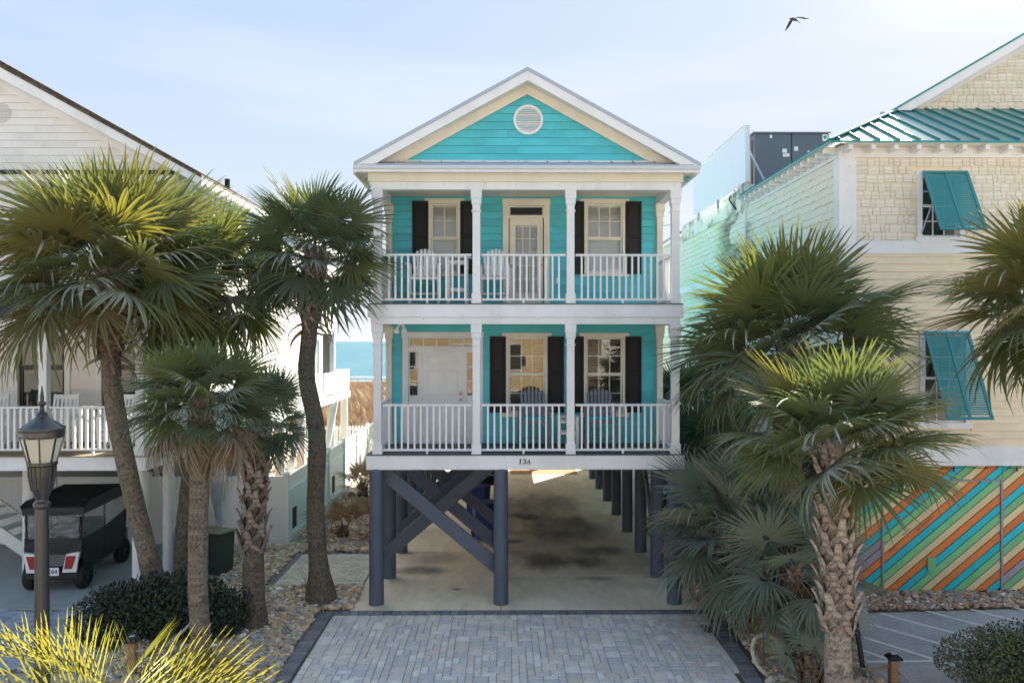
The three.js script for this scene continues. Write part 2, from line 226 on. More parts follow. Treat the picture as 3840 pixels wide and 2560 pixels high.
{
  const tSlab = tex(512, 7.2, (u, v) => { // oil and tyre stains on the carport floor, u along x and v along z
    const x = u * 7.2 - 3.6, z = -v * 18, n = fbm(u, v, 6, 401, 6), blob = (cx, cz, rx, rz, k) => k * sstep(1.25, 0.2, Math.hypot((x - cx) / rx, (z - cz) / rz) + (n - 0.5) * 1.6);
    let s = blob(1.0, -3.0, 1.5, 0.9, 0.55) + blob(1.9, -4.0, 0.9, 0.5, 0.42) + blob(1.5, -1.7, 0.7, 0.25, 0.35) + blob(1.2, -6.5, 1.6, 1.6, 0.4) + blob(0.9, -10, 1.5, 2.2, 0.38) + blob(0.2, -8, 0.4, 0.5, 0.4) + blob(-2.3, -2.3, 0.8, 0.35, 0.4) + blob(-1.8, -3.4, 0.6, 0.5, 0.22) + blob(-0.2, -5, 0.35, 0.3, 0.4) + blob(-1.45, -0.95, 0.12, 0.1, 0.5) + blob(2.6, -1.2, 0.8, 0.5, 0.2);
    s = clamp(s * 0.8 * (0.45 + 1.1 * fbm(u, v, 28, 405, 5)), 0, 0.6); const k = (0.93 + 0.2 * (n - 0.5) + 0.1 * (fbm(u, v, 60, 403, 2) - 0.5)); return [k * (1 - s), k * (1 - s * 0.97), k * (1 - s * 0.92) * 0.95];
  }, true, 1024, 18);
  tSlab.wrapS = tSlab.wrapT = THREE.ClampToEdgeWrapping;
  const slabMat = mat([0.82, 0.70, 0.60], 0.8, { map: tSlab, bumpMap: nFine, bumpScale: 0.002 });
  const g = B(); g.box(-3.47, 3.5, -0.2, -0.006, -17.6, 0.34); const root = struct('carport_floor', g, M.gravelBed);
  const zs = [0.36, -1.92, -3.9, -6.09, -8.32, -10.4, -12.5, -14.6, -17.6];
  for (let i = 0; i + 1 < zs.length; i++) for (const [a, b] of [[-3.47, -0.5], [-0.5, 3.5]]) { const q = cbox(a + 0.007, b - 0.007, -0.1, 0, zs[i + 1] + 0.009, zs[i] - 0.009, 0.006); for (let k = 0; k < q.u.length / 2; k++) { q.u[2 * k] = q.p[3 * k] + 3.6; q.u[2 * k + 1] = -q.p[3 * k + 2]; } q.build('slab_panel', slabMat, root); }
}
{
  const r = mulberry(17), bed = B(); bed.box(-4.06, 3.8, -0.2, -0.03, 0.37, 12.8); const drive = struct('paver_driveway', bed, M.gravelBed), rest = B(), restC = [], L = 0.62, R0 = -3.73, R1 = 3.5, all = [];
  { const U = 0.122, nx = 59, nz = 98, full = new Set(), key = (i, j) => i * 1000 + j; // random ashlar of squares and rectangles on a module
    for (let j = 0; j < nz; j++) for (let i = 0; i < nx; i++) { if (full.has(key(i, j))) continue; const q = r(), opt = q < 0.34 ? [[2, 2], [2, 1], [1, 2]] : q < 0.72 ? [[2, 1], [1, 2]] : q < 0.94 ? [[1, 2], [2, 1]] : []; let pick = [1, 1]; for (const [a, b] of opt) { let ok = i + a <= nx && j + b <= nz; for (let k = 0; ok && k < a; k++) if (full.has(key(i + k, j))) ok = false; if (ok) { pick = [a, b]; break; } } for (let k = 0; k < pick[0]; k++) for (let l = 0; l < pick[1]; l++) full.add(key(i + k, j + l));
      const z = L + 0.02 + (j + pick[1] / 2) * U, x = R0 + (i + pick[0] / 2) * U, lim = mix(3.47, 3.3, clamp((z - L) / 3.1, 0, 2)); if (x + (pick[0] * U) / 2 > lim + 0.02) continue; all.push([x, pick[0] * U - 0.006, z, pick[1] * U - 0.006, [0, 0, 1, 1, 2, 2, 3, 4, 4, 5][Math.floor(r() * 10)], (r() - 0.5) * 0.006]); } }
  const seen = all.filter((p) => p[2] < 4.05).sort((a, b) => b[2] - a[2]), parts = new Set(seen.slice(0, 300)), restM = new Map();
  for (const p of all) { const [x, w, z, d, c, dy] = p; if (parts.has(p)) paver(drive, null, w, d, x, dy, z, paverMats[c]); else { if (!restM.has(c)) restM.set(c, B()); paver(null, restM.get(c), w, d, x, dy, z); } }
  for (const [c, mb] of restM) stuff(mb.build('paver_field', paverMats[c], drive));
  let k = 0; const b = (w, d, x, z, rot = 0) => paver(drive, null, w, d, x, (r() - 0.5) * 0.004, z, borderMats[k++ % 3], rot, 'border_paver');
  for (let x = -4.0; x < 3.75; x += 0.163) b(0.157, 0.235, x, 0.49);
  for (let z = 0.7; z < 12.5; z += 0.163) { const f = (z - L) / 3.1; b(0.28, 0.157, mix(-3.9, -3.93, f), z); b(0.28, 0.157, mix(3.6, 3.44, Math.min(f, 2)), z); }
}
function pavedPatch(name, x0, x1, z0, z1, mats, rot, seed, border) {
  const r = mulberry(seed), root = struct(name, box(x0, x1, -0.2, -0.025, z0, z1), M.gravelBed), c = Math.cos(rot), s = Math.sin(rot), cx = (x0 + x1) / 2, cz = (z0 + z1) / 2, w = 0.22, d = 0.145; let n = 0; const e = border ? 0.13 : 0, far = B();
  if (!rot) for (let z = z0 + e + 0.04, j = 0; z < z1 - e - 0.1; z += d + 0.006, j++) for (let x = x0 + e + 0.06 - (j % 2) * 0.11; x < x1; x += w + 0.006) { const a = Math.max(x, x0 + e + 0.06), b = Math.min(x + w, x1); if (b - a > 0.04) paver(root, null, Math.round((b - a) * 200) / 200, d, (a + b) / 2, (r() - 0.5) * 0.005, z + d / 2, mats[Math.floor(r() * mats.length)]); }
  else for (let j = -60; j < 60; j++) for (let i = -60; i < 60; i++) { const a = i * (w + 0.006) + (j % 2) * 0.11, b = j * (d + 0.006), x = cx + a * c + b * s, z = cz - a * s + b * c; if (x < x0 + e + 0.06 || x > x1 - e - 0.06 || z < z0 + e + 0.05 || z > z1 - e - 0.05) continue; n++ < 300 ? paver(root, null, w, d, x, (r() - 0.5) * 0.005, z, mats[Math.floor(r() * mats.length)], rot) : paver(null, far, w, d, x, (r() - 0.5) * 0.005, z, null, rot); }
  if (far.x.length) stuff(far.build('paver_field', mats[0], root));
  if (border) { let k = 0; for (let z = z0 + 0.08; z < z1; z += 0.163) paver(root, null, 0.22, 0.157, x0 + 0.08, 0, z, borderMats[k++ % 3], 0, 'border_paver'); for (let x = x0 + 0.3; x < x1; x += 0.163) for (const z of [z0 + 0.07, z1 - 0.07]) paver(root, null, 0.157, 0.2, x, 0, z, borderMats[k++ % 3], 0, 'border_paver'); }
}
pavedPatch('walkway', -5.62, -3.5, -3.95, -1.12, warmMats, 0, 31, true);
pavedPatch('neighbour_driveway', -12.6, -7.35, 0.2, 3.2, blueMats, 0.62, 32, false);
struct('neighbour_carport_floor', box(-14, -7.2, -0.1, 0.004, -6, 0.19), mat([0.40, 0.43, 0.44], 0.85, { map: tConc, bumpMap: nFine, bumpScale: 0.002 }));
function stones(name, label, poly, dens, seed, smin, smax, tint) {
  const r = mulberry(seed), spots = [], inside = (x, z) => { let k = false; for (let i = 0, j = poly.length - 1; i < poly.length; j = i++) { const [xi, zi] = poly[i], [xj, zj] = poly[j]; if ((zi > z) !== (zj > z) && x < ((xj - xi) * (z - zi)) / (zj - zi) + xi) k = !k; } return k; };
  const xs = poly.map((p) => p[0]), zs = poly.map((p) => p[1]), X0 = Math.min(...xs), X1 = Math.max(...xs), Z0 = Math.min(...zs), Z1 = Math.max(...zs), n = Math.round((X1 - X0) * (Z1 - Z0) * dens);
  for (let k = 0; k < n; k++) { const x = X0 + r() * (X1 - X0), z = Z0 + r() * (Z1 - Z0), far = z < -6 ? 0.55 : 1; if (r() < far && inside(x, z)) spots.push([x, z, far]); }
  const geo = new THREE.IcosahedronGeometry(1, 1), p = geo.attributes.position; for (let i = 0; i < p.count; i++) { const v = V(p.getX(i), p.getY(i), p.getZ(i)), k = 0.86 + 0.28 * fbm(v.x * 0.25 + 3.3, v.y * 0.25 + v.z * 0.3 + 3.3, 4, seed, 3); p.setXYZ(i, v.x * k, v.y * k, v.z * k); } geo.computeVertexNormals();
  const im = new THREE.InstancedMesh(geo, mat([1, 1, 1], 0.75, { bumpMap: nFine, bumpScale: 0.002 }), spots.length), m4 = new THREE.Matrix4(), q = new THREE.Quaternion(), e = new THREE.Euler();
  spots.forEach(([x, z, far], i) => { const s = (smin + (smax - smin) * Math.pow(r(), 2)) * (far < 1 ? 1.25 : 1); e.set((r() - 0.5) * 0.8, r() * 6.28, (r() - 0.5) * 0.8); q.setFromEuler(e); m4.compose(V(x, r() * 0.045 + s * 0.2, z), q, V(s * (1 + r() * 0.5), s * (0.5 + 0.25 * r()), s)); im.setMatrixAt(i, m4); const t = r(), l = 0.9 + 1.1 * r(); im.setColorAt(i, t < 0.45 ? C(0.37 * l * tint[0], 0.26 * l * tint[1], 0.15 * l * tint[2]) : t < 0.75 ? C(0.30 * l * tint[0], 0.26 * l * tint[1], 0.21 * l * tint[2]) : t < 0.93 ? C(0.24 * l, 0.22 * l, 0.20 * l) : C(0.52 * l, 0.48 * l, 0.42 * l)); });
  im.name = numbered(name); im.castShadow = im.receiveShadow = true; scene.add(im); stuff(tag(im, label, 'gravel'));
  const bed = B(), ids = poly.map(([x, z]) => bed.v(V(x, 0.006, z), V(0, 1, 0), x, z)); for (const t of THREE.ShapeUtils.triangulateShape(poly.map(([x, z]) => new THREE.Vector2(x, z)), [])) bed.x.push(ids[t[0]], ids[t[2]], ids[t[1]]); struct('gravel_bed', bed, M.gravelBed);
}
stones('river_gravel', 'brown river stones between the white fence and the driveway', [[-7.2, -4.4], [-7.2, 0.6], [-6.6, 4.9], [-4.06, 5.2], [-4.06, 0.36], [-3.47, 0.3], [-3.47, -1.12], [-5.6, -1.12], [-5.6, -3.95], [-3.47, -3.95], [-3.3, -22], [-6.0, -22], [-6.0, -4.4]], 400, 41, 0.03, 0.075, [1, 1, 1]);
stones('river_gravel', 'river stones right of the driveway under the palms', [[3.5, -1], [3.82, 0.5], [3.6, 5.2], [5.35, 5.2], [5.45, 2.9], [6.3, 0.75], [6.3, -1.5], [3.6, -8]], 400, 42, 0.03, 0.072, [1, 1, 1]);
stones('river_gravel', 'reddish stones along the foot of the striped wall', [[6.3, 0.55], [13, 0.15], [13, -0.6], [6.3, -0.6]], 480, 43, 0.024, 0.055, [1.0, 0.86, 0.9]);
{ const lot = B(); lot.face([V(5.45, -0.008, 12), V(5.45, -0.008, 2.9), V(6.3, -0.008, 0.72), V(13.5, -0.008, 0.2), V(24, -0.008, 0.2), V(24, -0.008, 12)], V(0, -1, 0)); const o = struct('parking_lot', lot, M.lot);
  for (const [a, b, c, d] of [[6.87, 0.62, 9.5, 3.9], [7.83, 0.5, 10.4, 3.9], [8.76, 0.42, 11.2, 3.7], [9.7, 0.36, 12, 3.6], [6.2, 0.95, 8.1, 3.35], [5.85, 1.68, 6.95, 3.2], [5.56, 2.28, 5.95, 2.85], [5.5, 2.95, 6.9, 2.93]]) { const m = B(), dx = c - a, dz = d - b, l = Math.hypot(dx, dz), nx = (-dz / l) * 0.045, nz = (dx / l) * 0.045; m.face([V(a - nx, -0.003, b - nz), V(c - nx, -0.003, d - nz), V(c + nx, -0.003, d + nz), V(a + nx, -0.003, b + nz)], V(0, -1, 0)); m.build('painted_line', M.paint, o); } }
// ---------------------------------------------------------------- building helpers
// axis 'x': a wall in the plane z = at facing +z (dir 1); axis 'z': a wall in the plane x = at, facing dir
const onWall = (axis, at, dir) => (a, y, o) => axis === 'x' ? V(a, y, at + dir * o) : V(at + dir * o, y, a);
function cutWall(mb, axis, at, dir, a0, a1, y0, y1, thick, holes) {
  const cuts = [...new Set([a0, a1, ...holes.flatMap((h) => [h[0], h[1]])])].filter((c) => c >= a0 && c <= a1).sort((p, q) => p - q);
  for (let i = 0; i + 1 < cuts.length; i++) { const m = (cuts[i] + cuts[i + 1]) / 2; let ys = [[y0, y1]]; for (const h of holes) if (m > h[0] && m < h[1]) ys = ys.flatMap(([p, q]) => [[p, Math.min(q, h[2])], [Math.max(p, h[3]), q]].filter(([s, t]) => t - s > 1e-4));
    for (const [p, q] of ys) axis === 'x' ? mb.box(cuts[i], cuts[i + 1], p, q, Math.min(at, at - dir * thick), Math.max(at, at - dir * thick)) : mb.box(Math.min(at, at - dir * thick), Math.max(at, at - dir * thick), p, q, cuts[i], cuts[i + 1]); }
  return mb;
}
function siding(parent, axis, at, dir, lim, y0, y1, expo, m, holes, seed, name = 'siding_board', maxLen = 3.66, lap = 0.026) { // lim(yBottom, yTop) -> [[a at bottom, a at top] left, right]
  const r = mulberry(seed), W = onWall(axis, at, dir); let k = 0;
  for (let y = y0; y < y1 - 0.005; y += expo, k++) {
    const t = Math.min(y + expo, y1), [[l0, l1], [r0, r1]] = lim(y, t); if (r0 - l0 < 0.03) continue;
    let runs = [[Math.min(l0, l1), Math.max(r0, r1)]];
    for (const h of holes) if (h[3] > y + 0.02 && h[2] < t - 0.02) runs = runs.flatMap(([a, b]) => [[a, Math.min(b, h[0])], [Math.max(a, h[1]), b]].filter(([s, e]) => e - s > 0.02));
    for (const [a, b] of runs) {
      let s = a; while (s < b - 1e-3) { let e = Math.min(b, s + (s === a ? maxLen * (0.35 + 0.65 * r()) : maxLen)); if (b - e < 0.4) e = b;
        const g = B(), j = 0.0015, A0 = Math.max(s === a ? s : s + j, l0), A1 = Math.max(s === a ? s : s + j, l1), E0 = Math.min(e === b ? e : e - j, r0), E1 = Math.min(e === b ? e : e - j, r1), c = W((s + e) / 2, (y + t) / 2, 0.004), top = t + 0.012 > y1 ? t : t - 0.007;
        if (E0 - A0 > 0.01) { const P = [W(A0, y, 0.001), W(E0, y, 0.001), W(E0, y, lap), W(A0, y, lap), W(A1, top, 0.001), W(E1, top, 0.001), W(E1, top, 0.013), W(A1, top, 0.013)]; g.face([P[3], P[2], P[6], P[7]], c); g.face([P[0], P[1], P[2], P[3]], c); g.face([P[4], P[5], P[6], P[7]], c); g.face([P[0], P[3], P[7], P[4]], c); g.face([P[1], P[2], P[6], P[5]], c); const du = r() * 3, dv = r() * 3; for (let q = 0; q < g.u.length; q += 2) { g.u[q] += du; g.u[q + 1] += dv; } g.build(name, m, parent); }
        s = e; }
    }
  }
}
const straight = (a, b) => () => [[a, a], [b, b]];
function sash(parent, axis, at, dir, a0, a1, y0, y1, cols, rows, m, st = 0.045, name = 'sash') { // a glazed sash with bars; each pane is a sub-part
  const W = onWall(axis, at, dir), bx = (mb, p, q, r, s, o0, o1) => { const A = W(p, r, o0), E = W(q, s, o1); mb.box(Math.min(A.x, E.x), Math.max(A.x, E.x), r, s, Math.min(A.z, E.z), Math.max(A.z, E.z)); };
  const g = B(); bx(g, a0, a0 + st, y0, y1, -0.02, 0.02); bx(g, a1 - st, a1, y0, y1, -0.02, 0.02); bx(g, a0 + st, a1 - st, y0, y0 + st, -0.02, 0.02); bx(g, a0 + st, a1 - st, y1 - st, y1, -0.02, 0.02);
  const gw = a1 - a0 - 2 * st, gh = y1 - y0 - 2 * st, b = 0.009; for (let i = 1; i < cols; i++) { const x = a0 + st + (gw * i) / cols; bx(g, x - b, x + b, y0 + st, y1 - st, -0.01, 0.012); } for (let j = 1; j < rows; j++) { const y = y0 + st + (gh * j) / rows; for (let i = 0; i < cols; i++) bx(g, a0 + st + (gw * i) / cols + (i ? b : 0), a0 + st + (gw * (i + 1)) / cols - (i < cols - 1 ? b : 0), y - b, y + b, -0.01, 0.012); }
  const f = g.build(name, m, parent); if (baseOf.get(parent)) baseOf.set(f, baseOf.get(parent));
  const rr = mulberry(Math.round(Math.abs(a0 * 91 + y0 * 37 + at * 7)));
  for (let i = 0; i < cols; i++) for (let j = 0; j < rows; j++) { const x0 = a0 + st + (gw * i) / cols + 0.004, x1 = a0 + st + (gw * (i + 1)) / cols - 0.004, p0 = y0 + st + (gh * j) / rows + 0.004, p1 = y0 + st + (gh * (j + 1)) / rows - 0.004, t = () => (rr() - 0.5) * 0.002; const q = B(); q.face([W(x0, p0, t()), W(x1, p0, t()), W(x1, p1, t()), W(x0, p1, t())]); q.build('pane', M.glass, f); }
  return f;
}
function blind(parent, axis, at, dir, a0, a1, y0, y1, m = M.blind, pitch = 0.05, tilt = 0.9) { const g = B(), W = onWall(axis, at, dir); for (let y = y0; y < y1; y += pitch) g.face([W(a0, y - 0.02 * tilt, 0.018), W(a1, y - 0.02 * tilt, 0.018), W(a1, y + 0.02 * tilt, -0.018), W(a0, y + 0.02 * tilt, -0.018)]); g.bar(W(a0, y1, 0), W(a1, y1, 0), 0.05, 0.05); return stuff(g.build('blind', m, parent)); }
function shutter(parent, x0, x1, y0, y1, z) { const g = B(); g.box(x0, x1, y0, y1, z, z + 0.02); const s = 0.055, mid = mix(y0, y1, 0.52); for (const [p, q] of [[y0 + 0.09, mid - 0.03], [mid + 0.03, y1 - 0.07]]) { g.cbox(x0 + s, x1 - s, p, q, z + 0.012, z + 0.032, 0.01); } for (const [a, b, p, q] of [[x0, x0 + s - 0.012, y0, y1], [x1 - s + 0.012, x1, y0, y1], [x0 + s - 0.012, x1 - s + 0.012, y0, y0 + 0.078], [x0 + s - 0.012, x1 - s + 0.012, y1 - 0.058, y1], [x0 + s - 0.012, x1 - s + 0.012, mid - 0.018, mid + 0.018]]) g.box(a, b, p, q, z + 0.02, z + 0.038); return g.build('shutter', M.black, parent); }
function railing(parent, p, q, yTop, yBot, yDeck, m, pitch = 0.131, bw = 0.036) { // rails with each baluster a sub-part
  const g = B(), d = q.clone().sub(p), l = d.length(); d.normalize(); const at = (t, y) => V(p.x + d.x * t, y, p.z + d.z * t);
  g.bar(at(0, yTop - 0.022), at(l, yTop - 0.022), 0.075, 0.044, V(0, 1, 0), 0.006); const f = g.build('railing', m, parent); { const b = B().bar(at(0, yBot + 0.02), at(l, yBot + 0.02), 0.05, 0.04); if (yBot - yDeck > 0.03) b.bar(at(l / 2, yDeck), at(l / 2, yBot + 0.005), 0.04, 0.04, d); b.build('bottom_rail', m, f); } const n = Math.round(l / pitch); for (let i = 1; i < n; i++) { const t = (l * i) / n + 0.0; B().bar(at(t, yBot + 0.04), at(t, yTop - 0.044), bw, bw, d).build('baluster', m, f); } return f;
}
function column(parent, x, y0, y1, z, m, w = 0.155, cap = 0.27, neck = 0.4) { const h = w / 2, g = B(); g.cbox(x - h, x + h, y0 + 0.2, y1 - cap, z - h, z + h, 0.006); for (const [e, a, b] of [[0.02, y0, y0 + 0.2], [0.01, y0 + 0.2, y0 + 0.215], [0.02, y1 - neck - 0.025, y1 - neck], [0.01, y1 - cap - 0.03, y1 - cap], [0.02, y1 - cap, y1 - 0.17], [0.034, y1 - 0.17, y1]]) g.cbox(x - h - e, x + h + e, a, b, z - h - e, z + h + e, 0.005); return g.build('column', m, parent); }
const font = await new FontLoader().loadAsync('fonts/droid/droid_serif_bold.typeface.json');
const fontSans = await new FontLoader().loadAsync('fonts/droid/droid_sans_bold.typeface.json');
function text(str, size, depth, m, name, parent, matrix, f = font) { const g = new TextGeometry(str, { font: f, size, depth, curveSegments: 4, bevelEnabled: false }); g.applyMatrix4(matrix); const b = baseOf.get(parent); if (b) g.translate(-b[0], -b[1], -b[2]); return mesh(name, g, m, parent); }
// ---------------------------------------------------------------- the turquoise house
const house = place('beach_house', 'turquoise two storey beach house with white porches on dark pilings', 'house', [0, 0, 0]);
{
  const H = house, WZ = -1.65, EX = 3.42, EY = 8.72, RX = 0.03, RY = 10.6, S = (RY - EY) / EX;
  // pilings and braces
  const rows = [-0.02]; for (let k = 0; k < 8; k++) rows.push(-1.84 - 2.13 * k);
  rows.forEach((z, i) => { for (const x of i < 5 ? [-3.0, -0.5, 3.0] : [-3.0, 3.0]) B().cyl(x, -0.02, 2.72, z, 0.15, 0.142, 20).build('piling', M.slate, H); });
  const brace = (x0, y0, x1, y1, z) => B().bar(V(x0, y0, z), V(x1, y1, z), 0.07, 0.29, V(0, 0, 1).cross(V(x1 - x0, y1 - y0, 0)).normalize().multiplyScalar(-1)).build('brace', M.slate, H);
  const rail = (x0, y0, x1, y1, z) => { const d = V(x1 - x0, y1 - y0, 0).normalize(); B().bar(V(x0, y0, z), V(x1, y1, z), 0.07, 0.28, V(-d.y, d.x, 0)).build('brace', M.slate, H); };
  rail(-3.0, 2.72, -0.5, 0.62, -0.22); rail(-3.0, 0.62, -0.5, 2.72, -1.64); rail(-3.0, 2.72, -0.5, 0.62, -2.04); rail(-3.0, 0.62, -0.5, 2.72, -3.77); rail(-3.0, 2.72, -0.5, 0.62, -4.17); rail(-3, 0.62, -0.5, 2.72, -5.9);
  { const d = V(0, -2.1, 1.9).normalize(); B().bar(V(3.0, 2.68, -3.9), V(3.0, 0.6, -1.95), 0.07, 0.24, V(0, d.z, -d.y)).build('brace', M.slate, H); }
  box(-3.05, 3.05, 2.45, 2.7, -17, -1.9).build('floor_frame', mat([0.2, 0.19, 0.18], 0.9, { map: tGrain }), H);
  // decks
  for (const [yb, yt, hw, dk] of [[2.71, 2.995, 3.185, 3.0], [5.752, 6.012, 3.16, 6.0]]) {
    const f = B(); f.cbox(-hw, hw, yb, yt, 0.06, 0.11, 0.006); f.box(-hw, -hw + 0.05, yb, yt, WZ, 0.06); f.box(hw - 0.05, hw, yb, yt, WZ, 0.06); f.build('fascia_board', M.white, H);
    for (let z = 0.12, k = 0; z > WZ; z -= 0.14, k++) box(-hw + 0.004, hw - 0.004, yt - 0.002, yt + 0.018, z - 0.134, z).build('deck_board', M.deck, H);
  }
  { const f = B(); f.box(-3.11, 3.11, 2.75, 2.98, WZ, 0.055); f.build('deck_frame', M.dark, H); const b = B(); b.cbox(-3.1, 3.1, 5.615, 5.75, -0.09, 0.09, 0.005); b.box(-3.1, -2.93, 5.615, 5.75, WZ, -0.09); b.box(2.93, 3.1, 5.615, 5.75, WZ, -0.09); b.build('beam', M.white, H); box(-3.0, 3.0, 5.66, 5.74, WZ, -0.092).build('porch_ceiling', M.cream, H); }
  { const b = B(); b.cbox(-3.12, 3.12, 8.3, 8.455, -0.1, 0.1, 0.004); b.box(-3.12, -2.93, 8.3, 8.455, WZ, -0.1); b.box(2.93, 3.12, 8.3, 8.455, WZ, -0.1); b.build('beam', M.white, H); const c = B(); c.cbox(-3.15, 3.15, 8.456, 8.63, -0.12, 0.13, 0.004); c.box(-3.15, -2.93, 8.456, 8.63, WZ, -0.12); c.box(2.93, 3.15, 8.456, 8.63, WZ, -0.12); c.build('frieze', M.cream, H); box(-3.0, 3.0, 8.475, 8.52, WZ, -0.12).build('porch_ceiling', M.cream, H); }
  for (const [y0, y1, cap, neck] of [[3.015, 5.615, 0.2, 0.4], [6.032, 8.3, 0.2, 0.4]]) {
    for (const x of [-2.97, -0.99, 0.9, 3.01]) column(H, x, y0, y1, 0, M.white, 0.155, 0.27, 0.4);
    const yt = y0 + 1.0 - (y0 < 4 ? 0.0 : 0.005), yb = y0 + 0.06;
    railing(H, V(-2.87, 0, 0), V(-1.09, 0, 0), yt, yb, y0, M.white); railing(H, V(-0.89, 0, 0), V(0.8, 0, 0), yt, yb, y0, M.white); railing(H, V(1.0, 0, 0), V(2.91, 0, 0), yt, yb, y0, M.white);
    for (const x of [-2.97, 3.01]) { railing(H, V(x, 0, -0.1), V(x, 0, WZ + 0.06), yt, yb, y0, M.white); column(H, x, y0, y1, WZ + 0.07, M.cream, 0.13, 0.27, 0.4); }
  }
  box(-3.1, 3.1, 2.6, 2.95, -20, -16.52).build('rear_deck', M.white, H); for (const x of [-3, 3]) B().cyl(x, -0.02, 2.62, -19.8, 0.15, 0.142, 20).build('piling', M.slate, H);  // unseen rear deck and its pilings, added to shade the carport floor
  // body
  const win = [[-2.05, -1.46, 6.8, 8.32], [1.40, 2.20, 6.8, 8.32], [-0.33, 0.45, 6.03, 8.28], [-0.335, 0.475, 3.69, 5.36], [1.39, 2.2, 3.69, 5.36], [-2.55, -1.02, 3.03, 5.36]];
  const holes = win.map(([a, b, c, d]) => [a, b, c, d]);
  cutWall(B(), 'x', WZ, 1, -3.0, 3.0, 2.98, 8.5, 0.14, holes).build('wall', M.teal, H);
  { const w = B(); w.box(-3.0, -2.86, 2.7, 8.6, -16.5, WZ - 0.14); w.box(2.86, 3.0, 2.7, 8.6, -16.5, WZ - 0.14); w.box(-2.86, 2.86, 2.7, 8.6, -16.5, -16.36); w.build('wall', M.teal, H); const f = B(); f.box(-2.86, 2.86, 2.72, 2.95, -16.36, WZ - 0.14); f.box(-2.86, 2.86, 5.66, 5.95, -16.36, WZ - 0.14); f.box(-2.86, 2.86, 8.5, 8.6, -16.36, WZ - 0.14); f.box(-2.86, 2.86, 2.95, 5.66, -5.2, -5.1); f.box(-2.86, 2.86, 5.95, 8.5, -5.2, -5.1); f.build('interior_wall', M.room, H); }
  for (const s of [-1, 1]) siding(H, 'z', 3.0 * s, s, straight(-16.5, WZ), 2.72, 8.6, 0.17, M.teal, [], 500 + s, 'siding_board', 8);
  const trims = [[-2.49, -1.02, 6.65, 8.43], [1.0, 2.64, 6.65, 8.43], [-0.46, 0.58, 6.0, 8.42], [-0.77, 0.91, 3.6, 5.48], [1.0, 2.64, 3.6, 5.48], [-2.69, -0.9, 3.0, 5.48]];
  siding(H, 'x', WZ, 1, straight(-2.9, 2.9), 3.02, 5.66, 0.163, M.teal, trims.map(([a, b, c, d], i) => i < 3 ? [9, 9, 0, 0] : i === 5 ? [a, b, c, d] : [[-0.465, 0.61, 3.61, 5.47], [1.25, 2.33, 3.61, 5.47]][i - 3]), 503);
  siding(H, 'x', WZ, 1, straight(-2.9, 2.9), 6.03, 8.47, 0.163, M.teal, [[-2.16, -1.34, 6.68, 8.47], [1.27, 2.36, 6.68, 8.47], [-0.458, 0.575, 6.0, 8.47]], 504);
  // windows with casings
  const casing = (x0, x1, y0, y1, z, head, o = 0.09) => { const g = B(); g.cbox(x0 - 0.055, x0, y0, y1, z, z + 0.035, 0.004); g.cbox(x1, x1 + 0.055, y0, y1, z, z + 0.035, 0.004); g.cbox(x0 - o - 0.055, x1 + o + 0.055, y1, y1 + head, z, z + 0.045, 0.004); g.cbox(x0 - o - 0.05, x1 + o + 0.05, y0 - 0.09, y0, z, z + 0.05, 0.004); return g.build('window_casing', M.cream, H); };
  for (const [x0, x1, y0, y1, cols, fl] of [[-2.05, -1.46, 6.8, 8.32, 2, 0], [1.40, 2.20, 6.8, 8.32, 3, 0], [-0.335, 0.475, 3.69, 5.36, 3, 1], [1.39, 2.2, 3.69, 5.36, 3, 1]]) {
    const c = casing(x0, x1, y0, y1, WZ + 0.004, fl ? 0.1 : 0.11), mid = fl ? 4.535 : 7.555;
    sash(c, 'x', WZ - 0.03, 1, x0, x1, mid, y1, cols, 2, M.cream, 0.04); sash(c, 'x', WZ - 0.065, 1, x0, x1, y0, mid + 0.01, fl ? cols : 1, fl ? 2 : 1, M.cream, 0.04);
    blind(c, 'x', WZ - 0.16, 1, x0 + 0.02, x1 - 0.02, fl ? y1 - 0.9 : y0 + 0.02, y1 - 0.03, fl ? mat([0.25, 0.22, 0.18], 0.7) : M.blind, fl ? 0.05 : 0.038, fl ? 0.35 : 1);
    if (!fl) shutterPair(x0, x1, 6.76, 8.375); else shutterPair(x0, x1, 3.7, 5.385);
  }
  function shutterPair(x0, x1, y0, y1) { shutter(H, x0 - 0.415, x0 - 0.06, y0, y1, WZ + 0.018); shutter(H, x1 + 0.06, x1 + 0.415, y0, y1, WZ + 0.018); }
  // upper door with transom
  { const g = B(), z = WZ + 0.002; g.cbox(-0.458, -0.33, 6.03, 8.3, z, z + 0.045, 0.004); g.cbox(0.45, 0.578, 6.03, 8.3, z, z + 0.045, 0.004); g.cbox(-0.47, 0.59, 8.28, 8.43, z, z + 0.05, 0.004); g.box(-0.33, 0.45, 8.0, 8.06, WZ - 0.08, WZ + 0.02); const f = g.build('door_casing', M.cream, H);
    sash(f, 'x', WZ - 0.03, 1, -0.33, 0.45, 8.04, 8.28, 1, 1, M.cream, 0.035, 'transom'); box(-0.29, 0.41, 8.06, 8.26, WZ - 0.1, WZ - 0.09).build('transom_shade', M.dark, f);
